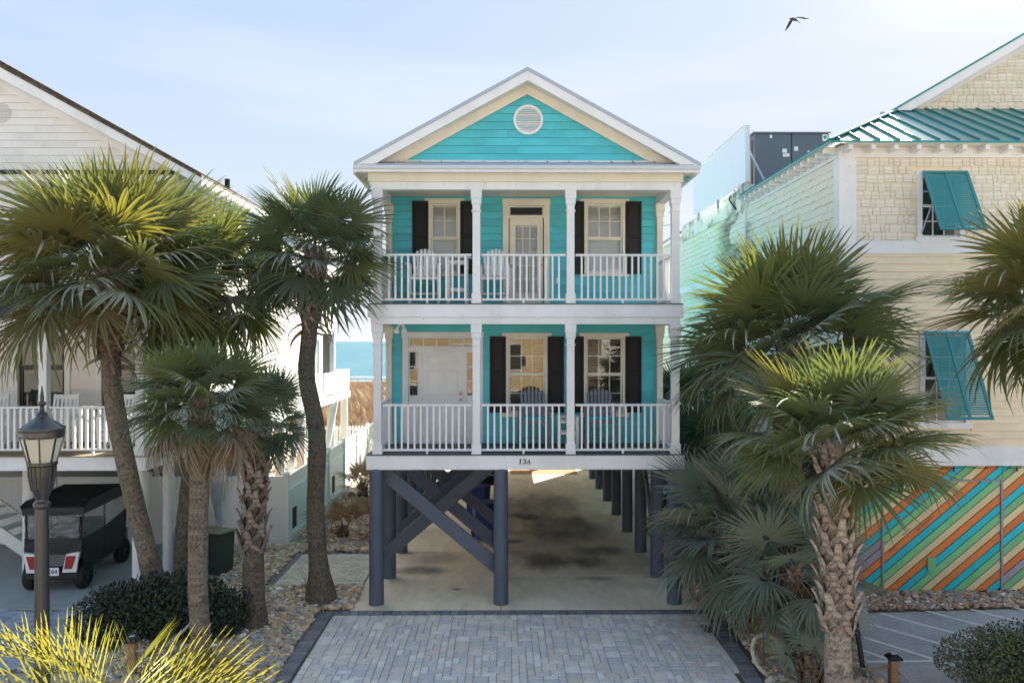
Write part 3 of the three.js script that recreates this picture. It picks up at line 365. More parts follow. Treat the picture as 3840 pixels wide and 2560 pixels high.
    const d = B(); for (const [a, b, p, q] of [[-0.31, -0.2, 6.03, 8.0], [0.32, 0.43, 6.03, 8.0], [-0.2, 0.32, 6.03, 6.33], [-0.2, 0.32, 7.87, 8.0]]) d.box(a, b, p, q, WZ - 0.07, WZ - 0.02); const dr = d.build('door', M.cream, H); sash(dr, 'x', WZ - 0.045, 1, -0.2, 0.32, 6.33, 7.87, 3, 5, M.cream, 0.02, 'glazing'); blind(dr, 'x', WZ - 0.12, 1, -0.19, 0.31, 6.34, 7.85, M.blind, 0.034, 0.8); B().lathe([[0, 0], [0.03, 0.01], [0.032, 0.03], [0, 0.05]].map(([r, y]) => [r, y]), 0, 0).build('door_knob', M.brass, dr).position.set(0.385, 6.94, WZ - 0.0); }
  box(0.72, 0.8, 6.55, 6.68, WZ + 0.012, WZ + 0.06).build('outlet_box', M.cream, H);
  // lower door with sidelights and transom
  { const z = WZ + 0.002, g = B(); g.cbox(-2.685, -2.555, 3.03, 5.36, z, z + 0.045, 0.004); g.cbox(-1.02, -0.9, 3.03, 5.36, z, z + 0.045, 0.004); g.cbox(-2.7, -0.885, 5.36, 5.48, z, z + 0.055, 0.004); g.box(-2.555, -1.02, 5.06, 5.14, WZ - 0.1, WZ + 0.01); for (const x of [-2.29, -1.31]) g.box(x - 0.035, x + 0.035, 3.03, 5.06, WZ - 0.1, WZ + 0.01); g.box(-2.555, -1.02, 3.0, 3.04, WZ - 0.1, WZ + 0.06); const f = g.build('door_casing', M.white, H);
    sash(f, 'x', WZ - 0.04, 1, -2.55, -1.025, 5.14, 5.36, 5, 1, M.white, 0.03, 'transom');
    for (const [a, b] of [[-2.555, -2.325], [-1.275, -1.02]]) { sash(f, 'x', WZ - 0.04, 1, a, b, 4.05, 5.06, 1, 3, M.white, 0.028, 'sidelight'); cbox(a, b, 3.04, 4.05, WZ - 0.08, WZ - 0.03, 0.01).build('sidelight_panel', M.white, f); }
    const d = B(); d.box(-2.255, -1.345, 3.04, 5.06, WZ - 0.09, WZ - 0.045); const rim = (a, b, p, q) => { d.cbox(a, b, p, q, WZ - 0.05, WZ - 0.037, 0.006); d.cbox(a + 0.035, b - 0.035, p + 0.035, q - 0.035, WZ - 0.045, WZ - 0.031, 0.006); }; for (const [a, b] of [[-2.14, -1.83], [-1.745, -1.435]]) for (const [p, q] of [[4.74, 4.965], [4.08, 4.645], [3.14, 3.9]]) rim(a, b, p, q); const dr = d.build('door', M.white, H);
    for (const y of [4.117, 3.98]) { const k = B().lathe([[0.0, 0], [0.03, 0], [0.034, 0.02], [0.02, 0.045], [0, 0.05]], 0, 0, 12).build('door_knob', y > 4 ? M.brass : M.tin, dr); k.rotation.x = Math.PI / 2; k.position.set(-1.4, y, WZ - 0.045); } }
  // roof
  for (const s of [-1, 1]) { const e = RX + s * EX, f = (a, y, t) => V(a, y, t), n = 0.07; B().prism([[RX, RY], [e, EY], [e, EY + n], [RX, RY + n]], f, -17, 0.36).build('roof', M.tin, H);
    const g = B(); for (let z = 0.2; z > -17; z -= 0.41) g.bar(V(RX, RY + n + 0.012, z), V(e, EY + n + 0.012, z), 0.03, 0.03); stuff(g.build('roof_seam', M.tin, H));
    const wv = 0.19; B().prism([[RX, RY - 0.002], [e, EY - 0.002], [e - s * 0.22, EY - 0.07], [RX, RY - wv]], f, 0.27, 0.345).build('rake_board', M.white, H);
    B().prism([[RX, RY - 0.1], [RX + s * 3.05, RY - 0.1 - S * 3.05], [RX + s * 2.47, RY - 0.345 - S * 2.47], [RX, RY - 0.345]], f, -0.07, -0.03).build('rake_frieze', M.cream, H);
    B().prism([[RX, RY - wv + 0.02], [e, EY - wv + 0.12], [e, EY - wv + 0.15], [RX, RY - wv + 0.05]], f, -0.1, 0.265).build('soffit', M.cream, H);
    box(Math.min(s * 3.0, s * 3.4), Math.max(s * 3.0, s * 3.4), EY - 0.1, EY - 0.07, -17, -0.12).build('soffit', M.cream, H); box(Math.min(s * 3.36, s * 3.41), Math.max(s * 3.36, s * 3.41), EY - 0.14, EY + 0.02, -17, 0.32).build('eave_fascia', M.white, H); }
  B().prism([[RX - 3.3, 8.55], [RX + 3.3, 8.55], [RX, RY - 0.02]], (a, y, t) => V(a, y, t), -0.3, -0.11).build('gable_wall', M.teal, H);
  siding(H, 'x', -0.11, 1, (y, t) => { const L = (q) => (RY - 0.30 - q) / S; return [[RX - L(y), RX - Math.max(0, L(t))], [RX + L(y), RX + Math.max(0, L(t))]]; }, 8.9, RY - 0.27, 0.163, M.teal, [], 505, 'siding_board', 3.4);
  { const g = B(), x = 0.054, y = 9.745; for (let i = 0; i < 32; i++) { const a = (i / 32) * 2 * Math.PI, b = ((i + 1) / 32) * 2 * Math.PI, P = (r, t, z) => V(x + Math.cos(t) * r, y + Math.sin(t) * r, z), c = V(x + Math.cos((a + b) / 2) * 0.28, y + Math.sin((a + b) / 2) * 0.28, -0.08); g.face([P(0.25, a, -0.045), P(0.25, b, -0.045), P(0.3, b, -0.045), P(0.3, a, -0.045)], c); g.face([P(0.3, a, -0.045), P(0.3, b, -0.045), P(0.305, b, -0.1), P(0.305, a, -0.1)], c); g.face([P(0.25, a, -0.045), P(0.25, b, -0.045), P(0.245, b, -0.1), P(0.245, a, -0.1)], V(x + Math.cos((a + b) / 2) * 0.31, y + Math.sin((a + b) / 2) * 0.31, -0.07)); g.face([P(0, a, -0.092), P(0.26, a, -0.092), P(0.26, b, -0.092)], V(x, y, -1)); } const v = g.build('gable_vent', M.white, H);
    for (let k = -6; k <= 6; k++) { const yy = y + k * 0.0365, hw = Math.sqrt(0.0625 - (yy - y) ** 2) - 0.004; if (hw > 0.03) B().bar(V(x - hw, yy, -0.07), V(x + hw, yy, -0.07), 0.034, 0.012, V(0, 0.8, 0.6)).build('louvre', M.white, v); } }
  { const f = B(); f.cbox(-3.4, 3.44, 8.66, 8.735, 0.3, 0.37, 0.006); f.build('gutter', mat([0.6, 0.64, 0.7], 0.45), H); const h = B(); h.cbox(-3.39, 3.43, 8.6, 8.662, 0.27, 0.335, 0.005); h.box(-3.35, 3.38, 8.635, 8.655, -0.1, 0.27); h.build('eave_fascia', M.white, H); B().prism([[0.36, 8.74], [0.36, 8.755], [-0.1, 8.905], [-0.1, 8.88]], (z, y, t) => V(t, y, z), -3.25, 3.3).build('pent_roof', M.tin, H); for (let k = 0; k < 15; k++) { const x = -2.98 + k * 0.428; B().bar(V(x, 8.77, 0.35), V(x, 8.915, -0.1), 0.018, 0.026).build('roof_rib', M.tin, H); } box(-2.6, 2.66, 8.885, 8.925, -0.09, -0.055).build('gable_trim', M.white, H); }
  for (const [c, x, s] of [['1', -0.16, 0.1], ['3', -0.075, 0.1], ['A', 0.0, 0.09]]) text(c, s, 0.008, M.black, 'house_number', H, new THREE.Matrix4().makeTranslation(x, 2.825, 0.111).multiply(new THREE.Matrix4().set(1, 0.18, 0, 0, 0, 1, 0, 0, 0, 0, 1, 0, 0, 0, 0, 1)));
  // flood lights under the porch ceiling
  const fl = thing('flood_light', 'white twin flood light under the lower porch ceiling', 'light', [-2.55, 5.66, -0.35]); B().cyl(0, -0.05, 0, 0, 0.06, 0.07, 12).build('mount', M.white, fl); for (const s of [-1, 1]) { const g = B(); g.tube([V(s * 0.02, -0.04, 0), V(s * 0.06, -0.09, 0.03), V(s * 0.075, -0.14, 0.07), V(s * 0.08, -0.19, 0.12)], (t) => [0.018, 0.026, 0.042, 0.062][Math.round(t * 3)], 12); g.build('lamp_head', M.white, fl); }
}
// ---------------------------------------------------------------- white house on the left
const leftHouse = place('beach_house', 'white clapboard house with brown shingle roof, raised porch and carport', 'house', [-12.4, 0, -3]);
{
  const H = leftHouse, X1 = -7.85, X0 = -16.95, WZ = -3, DY = 2.9, EX = -7.47, RX = -12.4, RY = 11.78, EY = 9.08, S = (RY - EY) / (EX - RX);
  const W = M.siding, yT = 9.05;
  // body walls with openings
  const fw = [[-11.95, -10.85, 3.66, 5.42], [-9.98, -8.9, 3.66, 5.42], [-11.9, -10.7, 6.9, 8.5], [-10.1, -9.0, 6.9, 8.5]];
  cutWall(B(), 'x', WZ, 1, X0, X1, 2.6, yT, 0.15, fw).build('wall', W, H);
  const sw = [[-16.0, -15.2, 3.95, 5.35], [-13.1, -12.45, 6.35, 7.75]];
  cutWall(B(), 'z', X1, 1, -19.2, WZ - 0.15, 5.72, yT, 0.15, sw).build('wall', W, H); cutWall(B(), 'z', X1, 1, -16.6, WZ - 0.15, 2.6, 5.72, 0.15, sw).build('wall', W, H);
  { const g = B(); g.box(X0, X0 + 0.15, 2.6, yT, -19.2, WZ - 0.15); g.box(X0, X1 - 0.15, 2.6, yT, -19.2, -19.05); g.box(X0, X1 - 0.16, 2.5, 2.75, -19.05, WZ - 0.15); g.box(X0, X1 - 0.16, 5.6, 5.9, -19.05, WZ - 0.15); g.box(X0, X1 - 0.16, 2.6, yT, -6.5, -6.4); g.build('interior_wall', M.room, H); }
  siding(H, 'x', WZ, 1, straight(X0, X1), DY, 5.75, 0.178, W, fw.map(([a, b, c, d]) => [a - 0.14, b + 0.14, c - 0.12, d + 0.14]), 601, 'siding_board', 4.2); siding(H, 'x', WZ, 1, straight(X0, X1), 6.3, 8.9, 0.178, W, fw.map(([a, b, c, d]) => [a - 0.12, b + 0.12, c - 0.12, d + 0.12]), 602, 'siding_board', 4.2);
  const shole = [[-16.1, -15.1, 3.85, 5.45], [-13.2, -12.35, 6.25, 7.85]];
  siding(H, 'z', X1, 1, straight(-16.6, WZ + 0.02), 3.2, 5.72, 0.178, W, shole, 603, 'siding_board', 5.5); siding(H, 'z', X1, 1, straight(-19.2, WZ + 0.02), 5.722, 9.0, 0.178, W, shole, 604, 'siding_board', 5.5);
  siding(H, 'x', WZ + 0.02, 1, (y, t) => { const L = (q) => (RY - 0.42 - q) / S; return [[RX - L(y), RX - Math.max(0, L(t))], [RX + L(y), RX + Math.max(0, L(t))]]; }, 9.32, RY - 0.4, 0.178, W, [], 605, 'siding_board', 4.2);
  B().prism([[X0, 9.05], [X1, 9.05], [RX, RY - 0.05]], (a, y, t) => V(a, y, t), WZ - 0.15, WZ + 0.019).build('gable_wall', W, H);
  // roof
  for (const s of [-1, 1]) { const e = RX + s * (EX - RX), f = (a, y, t) => V(a, y, t); B().prism([[RX, RY], [e, EY], [e, EY + 0.07], [RX, RY + 0.08]], f, -19.6, -2.58).build('roof', M.roofBrown, H); const c = B(); for (let k = 0; k < 36; k++) { const t = k / 36, x = mix(RX, e, t), y = mix(RY, EY, t) + 0.08; c.bar(V(x, y + 0.006, -2.56), V(x, y + 0.006, -19.6), 0.16, 0.012, V(s * S, 1, 0).normalize()); } stuff(c.build('roof_shingles', M.roofBrown, H));
    B().prism([[RX, RY - 0.003], [e, EY - 0.003], [e, EY - 0.19], [RX, RY - 0.27]], f, -2.68, -2.6).build('rake_board', M.white, H); B().prism([[RX, RY - 0.22], [e, EY - 0.16], [e, EY - 0.13], [RX, RY - 0.19]], f, WZ + 0.02, -2.682).build('soffit', M.white, H); B().prism([[RX, RY - 0.28], [e - s * 0.3, EY - 0.04], [e - s * 0.7, EY - 0.02], [RX, RY - 0.46]], f, WZ + 0.022, WZ + 0.06).build('rake_frieze', M.white, H);
    if (s > 0) { box(e - 0.04, e, EY - 0.16, EY + 0.01, -19.6, -2.69).build('eave_fascia', M.white, H); box(X1 + 0.02, e - 0.04, EY - 0.13, EY - 0.1, -19.6, -2.7).build('soffit', M.white, H); } }
  B().lathe([[0, 0], [0.31, 0], [0.31, 0.05], [0.26, 0.05], [0.25, 0.02], [0, 0.02]], 0, 0, 28).build('gable_vent', M.white, H).rotation.x = Math.PI / 2; H.children[H.children.length - 1].position.set(-12.36 + 12.4, 10.68, 0.03);
  for (let k = -6; k <= 6; k++) { const hw = Math.sqrt(0.0625 - (k * 0.037) ** 2); if (hw > 0.05) B().bar(V(-12.36 - hw, 10.68 + k * 0.037, WZ + 0.06), V(-12.36 + hw, 10.68 + k * 0.037, WZ + 0.06), 0.03, 0.012, V(0, 0.8, 0.6)).build('louvre', M.white, H); }
  B().prism([[WZ + 0.02, 9.34], [WZ + 0.02, 9.28], [WZ + 0.42, 9.15], [WZ + 0.42, 9.2]], (z, y, t) => V(t, y, z), X0 + 0.1, X1 - 0.2).build('pent_roof', M.roofDark, H); box(X0 + 0.1, X1 - 0.2, 9.0, 9.15, WZ + 0.3, WZ + 0.38).build('eave_fascia', M.white, H); box(X0 + 0.1, X1 - 0.2, 8.7, 8.99, WZ + 0.024, WZ + 0.06).build('frieze', M.white, H);
  B().cyl(-8.6, 9.3, 10.06, -7.6, 0.08, 0.08, 12).build('vent_pipe', M.roofDark, H); B().lathe([[0.2, 9.55], [0.1, 9.75]], -8.6, -7.6, 12).build('vent_flashing', M.roofDark, H);
  box(X0, -8.35, 0, 2.58, -8.6, -8.45).build('storage_wall', mat([0.3, 0.29, 0.28], 0.9, { map: tPaint }), H);
  // windows
  const BW = mat([0.02, 0.02, 0.022], 0.4);
  for (const [a, b, c, d] of fw.slice(0, 2)) { const g = B(), z = WZ + 0.004; for (const [p, q, r, s] of [[a - 0.13, a, c - 0.1, d], [b, b + 0.13, c - 0.1, d], [a - 0.15, b + 0.15, d, d + 0.13], [a - 0.15, b + 0.15, c - 0.13, c]]) g.cbox(p, q, r, s, z, z + 0.04, 0.004); const w = g.build('window_casing', M.white, H); const m = (c + d) / 2 + 0.1; sash(w, 'x', WZ - 0.02, 1, a, b, m, d, 1, 1, BW, 0.07); sash(w, 'x', WZ - 0.06, 1, a, b, c, m + 0.04, 1, 1, BW, 0.085); blind(w, 'x', WZ - 0.13, 1, a + 0.03, b - 0.03, m - 0.1, d - 0.05, M.room, 0.05, 0.7); }
  for (const [a, b, c, d] of fw.slice(2)) { const g = B(), z = WZ + 0.004; for (const [p, q, r, s] of [[a - 0.11, a, c, d], [b, b + 0.11, c, d], [a - 0.11, b + 0.11, d, d + 0.11], [a - 0.11, b + 0.11, c - 0.11, c]]) g.box(p, q, r, s, z, z + 0.04); const w = g.build('window_casing', M.white, H); sash(w, 'x', WZ - 0.02, 1, a, b, c, d, 2, 2, M.white, 0.05); blind(w, 'x', WZ - 0.13, 1, a + 0.03, b - 0.03, c, d); }
  for (const [a, b, c, d] of sw) { const g = B(), x = X1 + 0.004; for (const [p, q, r, s] of [[a - 0.08, a, c, d], [b, b + 0.08, c, d], [a - 0.08, b + 0.08, d, d + 0.09], [a - 0.08, b + 0.08, c - 0.09, c]]) g.box(x, x + 0.035, r, s, p, q); const w = g.build('window_casing', M.white, H); sash(w, 'z', X1 - 0.02, 1, a, b, c, d, 2, 1, M.white, 0.05); blind(w, 'z', X1 - 0.12, 1, a + 0.03, b - 0.03, c, d); }
  { const g = B(); g.box(X1 - 0.14, X1 + 0.022, 3.2, 9.0, WZ - 0.12, WZ + 0.024); g.build('corner_board', M.white, H); const h = B(); h.box(X1 - 0.002, X1 + 0.022, 5.6, 9.0, -19.22, -19.1); h.build('corner_board', M.white, H); box(X1 + 0.001, X1 + 0.03, 2.62, 3.2, -16.6, WZ).build('band_board', M.white, H); }
  // front porch
  const PF = -0.55; box(X0, X1 + 0.02, 2.6, DY - 0.02, PF - 0.06, PF).build('fascia_board', M.white, H); box(X1 - 0.04, X1 + 0.021, 2.6, DY - 0.02, WZ, PF - 0.06).build('fascia_board', M.white, H); box(X0, X1 - 0.05, 2.62, DY - 0.03, WZ, PF - 0.07).build('deck_frame', M.room, H);
  const dk = mat([0.34, 0.28, 0.2], 0.8, { map: tGrain }); for (let z = PF + 0.03; z > WZ; z -= 0.145) box(X0, X1 + 0.03, DY - 0.018, DY, z - 0.139, z).build('deck_board', dk, H);
  const px = [-8.0, -10.0, -12.0, -14.0]; for (const x of px) column(H, x, DY, 5.38, PF - 0.12, M.white, 0.17, 0.3, 0.5); column(H, -8.0, DY, 5.38, WZ + 0.09, M.white, 0.16, 0.3, 0.5);
  for (let i = 0; i + 1 < px.length; i++) railing(H, V(px[i + 1] + 0.1, 0, PF - 0.12), V(px[i] - 0.1, 0, PF - 0.12), DY + 1.02, DY + 0.1, DY, M.white, 0.132, 0.05); railing(H, V(-8.0, 0, PF - 0.22), V(-8.0, 0, WZ + 0.18), DY + 1.02, DY + 0.1, DY, M.white, 0.132, 0.05);
  { const g = B(); g.cbox(X0, X1 + 0.0, 5.38, 5.58, PF - 0.22, PF - 0.02, 0.004); g.box(X1 - 0.22, X1, 5.38, 5.58, WZ, PF - 0.22); g.build('beam', M.white, H); const h = B(); h.cbox(X0, X1 + 0.03, 5.58, 5.74, PF - 0.24, PF + 0.02, 0.004); h.box(X1 - 0.22, X1 + 0.03, 5.58, 5.74, WZ, PF - 0.24); h.build('frieze', M.white, H); box(X0, X1 - 0.22, 5.6, 5.66, WZ, PF - 0.25).build('porch_ceiling', M.white, H);
    B().prism([[PF + 0.3, 5.8], [PF + 0.3, 5.74], [WZ, 6.42], [WZ, 6.5]], (z, y, t) => V(t, y, z), X0, X1 + 0.3).build('porch_roof', M.roofDark, H); box(X0, X1 + 0.26, 5.66, 5.77, PF + 0.22, PF + 0.26).build('eave_fascia', M.white, H); box(X0, X1 + 0.22, 5.655, 5.68, PF + 0.02, PF + 0.22).build('soffit', M.white, H); B().prism([[PF + 0.2, 5.72], [WZ, 5.72], [WZ, 6.4]], (z, y, t) => V(t, y, z), X1 + 0.02, X1 + 0.06).build('porch_gable', M.white, H); }
  // rear deck
  box(X1 - 5, X1 + 0.04, 2.62, 2.92, -22.4, -16.62).build('rear_deck', M.white, H); railing(H, V(X1, 0, -16.8), V(X1, 0, -22.3), 3.94, 3.02, 2.92, M.white, 0.14, 0.045); railing(H, V(X1, 0, -22.3), V(-12, 0, -22.3), 3.94, 3.02, 2.92, M.white, 0.14, 0.045); column(H, X1 - 0.1, 2.92, 5.72, -19.0, M.white, 0.2, 0.3, 0.5); box(X1 - 5, X1 - 0.02, 5.6, 5.72, -19.2, -16.6).build('soffit', M.white, H);
  // pilings
  const pil = mat([0.78, 0.77, 0.75], 0.7, { map: tPaint }); for (const [x, z, r] of [[-8.05, -0.72, 0.15], [-7.98, -1.98, 0.125], [-11.0, -1.9, 0.18], [-13.8, -0.8, 0.15], [-8.05, -5.5, 0.17], [-8.05, -8.4, 0.17], [-8.05, -11.2, 0.17], [-8.05, -14, 0.17], [-8.05, -16.5, 0.17], [-9.6, -14.5, 0.17], [-8.05, -19.2, 0.18], [-8.05, -22.1, 0.18], [-10.5, -17, 0.18], [-11.6, -22.1, 0.18]]) B().cyl(x, -0.02, 2.64, z, r, r * 0.97, 18).build('piling', pil, H);
  const br = (p, q) => B().bar(p, q, 0.05, 0.2, V(1, 0, 0)).build('brace', pil, H); br(V(-7.86, 0.3, -17.1), V(-7.86, 2.7, -19.4)); br(V(-7.86, 0.4, -11.4), V(-7.86, 2.7, -13.6)); br(V(-7.86, 0.4, -5.6), V(-7.86, 2.7, -7.6)); br(V(-7.86, 0.6, -4.4), V(-7.86, 2.6, -3.1));
}
{ // fence round the white house
  const v = M.vinyl, F = place('vinyl_fence', 'white vinyl privacy fence with lattice top running towards the beach', 'fence', [-6.05, 0, -14]);
  const lat = B; const zs = [-4.62, -7.06, -9.5, -11.94, -14.38, -16.82, -19.3, -21.8];
  const post = (x, z, f) => { const g = B(); g.cbox(x - 0.065, x + 0.065, 0, 1.86, z - 0.065, z + 0.065, 0.006); g.cbox(x - 0.08, x + 0.08, 1.86, 1.885, z - 0.08, z + 0.08, 0.004); g.face([V(x - 0.07, 1.885, z - 0.07), V(x + 0.07, 1.885, z - 0.07), V(x, 1.93, z)], V(x, 1.8, z)); g.face([V(x - 0.07, 1.885, z + 0.07), V(x + 0.07, 1.885, z + 0.07), V(x, 1.93, z)], V(x, 1.8, z)); g.face([V(x - 0.07, 1.885, z - 0.07), V(x - 0.07, 1.885, z + 0.07), V(x, 1.93, z)], V(x, 1.8, z)); g.face([V(x + 0.07, 1.885, z - 0.07), V(x + 0.07, 1.885, z + 0.07), V(x, 1.93, z)], V(x, 1.8, z)); g.build('post', v, f); };
  zs.forEach((z) => post(-6.05, z, F));
  for (let i = 0; i + 1 < zs.length; i++) { const a = zs[i + 1] + 0.065, b = zs[i] - 0.065, x = -6.05, hole = i % 2 === 0 && i < 6 ? [b - 0.75, b - 0.6, 0.3, 0.85] : null; const g = B(); g.cbox(x - 0.03, x + 0.03, 0.06, 0.2, a, b, 0.004); g.build('rail', v, F); B().cbox(x - 0.03, x + 0.03, 1.33, 1.42, a, b, 0.004).build('rail', v, F); B().cbox(x - 0.03, x + 0.03, 1.72, 1.79, a, b, 0.004).build('rail', v, F);
    const n = 10; for (let k = 0; k < n; k++) { const p = mix(a, b, k / n) + 0.002, q = mix(a, b, (k + 1) / n) - 0.002; if (hole && q > hole[0] && p < hole[1]) { box(x - 0.012, x + 0.012, 0.85, 1.33, p, q).build('board', v, F); box(x - 0.012, x + 0.012, 0.2, 0.3, p, q).build('board', v, F); } else box(x - 0.012, x + 0.012, 0.2, 1.33, p, q).build('board', v, F); }
    if (hole) { const h = B(); h.box(x - 0.012, x + 0.004, 0.3, 0.85, b - 0.95, b - 0.45); h.build('vent_opening', M.dark, F); }
    const l = B(); for (let s = a - 0.3; s < b; s += 0.075) for (const d of [-1, 1]) { let z0 = s, z1 = s + 0.3, y0 = 1.42, y1 = 1.72; if (d < 0) [y0, y1] = [y1, y0]; const cl = (z) => clamp(z, a, b), f = (z) => mix(y0, y1, (z - z0) / 0.3), p = cl(z0), q = cl(z1); if (q - p > 0.02) l.bar(V(x + d * 0.005, f(p), p), V(x + d * 0.005, f(q), q), 0.008, 0.022, V(0, 1, 0)); } stuff(l.build('lattice', v, F)); }
  const G = place('vinyl_fence', 'plain white vinyl fence panels behind the golf cart and carport', 'fence', [-9, 0, -4.62], undefined); const xs = [-6.05, -7.75, -9.6, -12.0, -14.4]; for (const x of xs.slice(1)) post(x, -4.62, G);
  for (let i = 0; i + 1 < xs.length; i++) { const b = xs[i] - 0.066, a = xs[i + 1] + 0.066, z = -4.62; for (const [p, q] of [[0.06, 0.2], [1.66, 1.79]]) B().cbox(a, b, p, q, z - 0.03, z + 0.03, 0.004).build('rail', v, G); const n = Math.round((b - a) / 0.2); for (let k = 0; k < n; k++) box(mix(a, b, k / n) + 0.002, mix(a, b, (k + 1) / n) - 0.002, 0.2, 1.66, z - 0.012, z + 0.012).build('board', v, G); }
  const K = place('picket_fence', 'low pale picket fence at the edge of the dune', 'fence', [-8, 0, -24]); for (let x = -13; x < -5.2; x += 0.16) box(x, x + 0.09, 0, 1.05, -24, -23.97).build('picket', v, K); box(-13, -5.1, 0.85, 0.93, -24.03, -24.0).build('rail', v, K); box(-13, -5.1, 0.2, 0.28, -24.03, -24.0).build('rail', v, K); 
  // electric meter on the pipe
  const E = thing('electric_meter', 'grey electric meter box with conduits beside the white fence', 'meter', [-7.72, 0, -4.4]); cbox(-0.13, 0.13, 1.2, 1.66, -0.09, 0.06, 0.012).build('meter_box', mat([0.42, 0.46, 0.48], 0.5), E); { const g = B().cyl(0, 0, 0.06, 0, 0.08, 0.08, 16); const m = g.build('meter_dial', M.tin, E); m.rotation.x = Math.PI / 2; m.position.set(0.02, 1.5, 0.06); } for (const [x, y0, y1] of [[-0.06, 0.0, 1.2], [0.06, 0.0, 1.2], [-0.18, 0, 2.6], [-0.24, 0, 2.6], [0, 1.66, 2.6]]) B().cyl(x, y0, y1, -0.02, 0.024, 0.024, 8).build('conduit', M.tin, E);
}
// ---------------------------------------------------------------- cream shingled building on the right
const rightHouse = place('shingled_building', 'cream shingled building with green metal roof and propped teal shutters', 'building', [12, 0, -8]);
{
  const H = rightHouse, X0 = 6.56, X1 = 18, FZ = -0.5, Y = M.yellowSiding;
  const w1 = [8.27, 9.05, 7.45, 8.72], w2 = [8.33, 9.18, 3.58, 5.4];
  cutWall(B(), 'x', FZ, 1, X0, X1, 2.76, 9.4, 0.15, [w1, w2]).build('wall', Y, H);
  { const g = B(); g.box(X0, X0 + 0.15, 2.76, 9.4, -22, FZ - 0.15); g.box(X1 - 0.15, X1, 0, 9.4, -22, FZ - 0.15); g.box(X0 + 0.15, X1 - 0.15, 2.7, 9.4, -22, -21.85); g.build('wall', M.sideGreen, H); const f = B(); f.box(X0 + 0.152, X1 - 0.152, 2.6, 2.85, -21.84, FZ - 0.152); f.box(X0 + 0.152, X1 - 0.152, 9.3, 9.4, -21.84, FZ - 0.152); f.box(X0 + 0.152, X1 - 0.152, 6.0, 6.2, -21.84, FZ - 0.152); f.box(X0 + 0.152, X1 - 0.152, 2.86, 9.3, -3.2, -3.1); f.build('interior_wall', M.room, H); }  // extra rear length and low right wall added to block light below
  const h2 = [w2[0] - 0.13, w2[1] + 0.13, w2[2] - 0.14, w2[3] + 0.12], h1 = [w1[0] - 0.12, w1[1] + 0.1, w1[2] - 0.1, w1[3] + 0.1];
  siding(H, 'x', FZ, 1, straight(X0 + 0.02, X1), 3.09, 7.1, 0.158, Y, [h2], 701, 'siding_board', 4.0);
  siding(H, 'z', X0, -1, straight(-22, FZ - 0.02), 3.12, 7.1, 0.17, M.sideGreen, [], 702, 'siding_board', 4.2);
  // shingles: the front ones are parts, the long side wall one mass
  const r = mulberry(77), cache = new Map(); let n = 0;
  const shGeo = (w, h) => { const k = w + '|' + h; if (!cache.has(k)) { const g = B(), o = 0.022, c = V(0, h / 2, 0.003), P = [V(-w / 2, 0, 0), V(w / 2, 0, 0), V(w / 2, 0, o), V(-w / 2, 0, o), V(-w / 2, h, 0), V(w / 2, h, 0), V(w / 2, h, 0.01), V(-w / 2, h, 0.01)]; for (const f of [[3, 2, 6, 7], [0, 1, 2, 3], [0, 3, 7, 4], [1, 2, 6, 5]]) g.face(f.map((i) => P[i]), c); cache.set(k, [g, g.geo()]); } return cache.get(k); };
  function shingles(axis, at, dir, lim, y0, y1, holes, solid, mass) {
    const Wp = onWall(axis, at, dir), base = baseOf.get(H);
    for (let y = y0, j = 0; y < y1 - 0.03; y += 0.172, j++) { const [a0, a1] = lim(y); let a = a0; while (a < a1 - 0.02) { let w = [0.1, 0.14, 0.16, 0.2, 0.24][Math.floor(r() * 5)]; if (a + w > a1 - 0.05) w = Math.max(0.04, Math.round((a1 - a) * 50) / 50 - 0.0); const c = a + w / 2, yy = y + (r() < 0.45 ? 0.018 : 0) + (r() - 0.5) * 0.006, h = Math.min(0.17, y1 - yy); a += w;
        if (holes.some((q) => c > q[0] && c < q[1] && y + 0.1 > q[2] && y < q[3] - 0.05)) continue; const G = shGeo(Math.round((w - 0.008) * 1000) / 1000, Math.round(h * 200) / 200), p = Wp(c, yy, 0.002);
        if (!mass && n < 300) { n++; const o = mesh('shingle', G[1], M.shingle[Math.floor(r() * 3)], H); o.position.set(p.x - base[0], p.y - base[1], p.z - base[2]); if (axis === 'z') o.rotation.y = (dir * Math.PI) / 2; } else (mass || solid).add(G[0], new THREE.Matrix4().makeRotationY(axis === 'z' ? (dir * Math.PI) / 2 : 0).setPosition(p)); } }
  }
  const sideStain = mat([0.90, 0.85, 0.74], 0.7, { map: tex(512, 22, (u, v) => { const z = u * 22, n = fbm(u, v, 20, 751, 5, 0.2), p = sstep(0.46, 0.62, n) * (sstep(5.8, 7.2, z) * sstep(10.2, 8.6, z)), g = fbm(u, v, 40, 753, 4), al = sstep(0.52, 0.7, fbm(u, v, 12, 757, 4, 0.2)); return [0.95 - 0.5 * p * g * 1.4 - 0.04 * al, 0.95 - 0.5 * p * g * 1.4, 0.94 - 0.55 * p * g * 1.4 - 0.07 * al]; }, true, 512, 3) });
  const extra = B(), side = B();
  shingles('x', FZ, 1, () => [6.9, 10.9], 7.37, 9.1, [h1], extra); shingles('x', FZ, 1, () => [10.9, X1], 7.37, 9.1, [], extra, extra);
  const GZ = -3.0, gy = 10.84, S = 0.575; shingles('x', GZ, 1, (y) => [9.35 + (y - gy) / S + 0.05, 13], gy, 12.4, [], extra); stuff(extra.build('shingle_field', M.shingle[1], H));
  shingles('z', X0, -1, () => [-22, -0.55], 7.37, 9.12, [], null, side); for (let i = 0; i < side.u.length / 2; i++) { side.u[2 * i] = -side.p[3 * i + 2]; side.u[2 * i + 1] = side.p[3 * i + 1] - 7; } stuff(side.build('side_shingles', sideStain, H));
  // trim
  const tr = (nm, ...a) => cbox(...a, 0.004).build(nm, M.white, H);
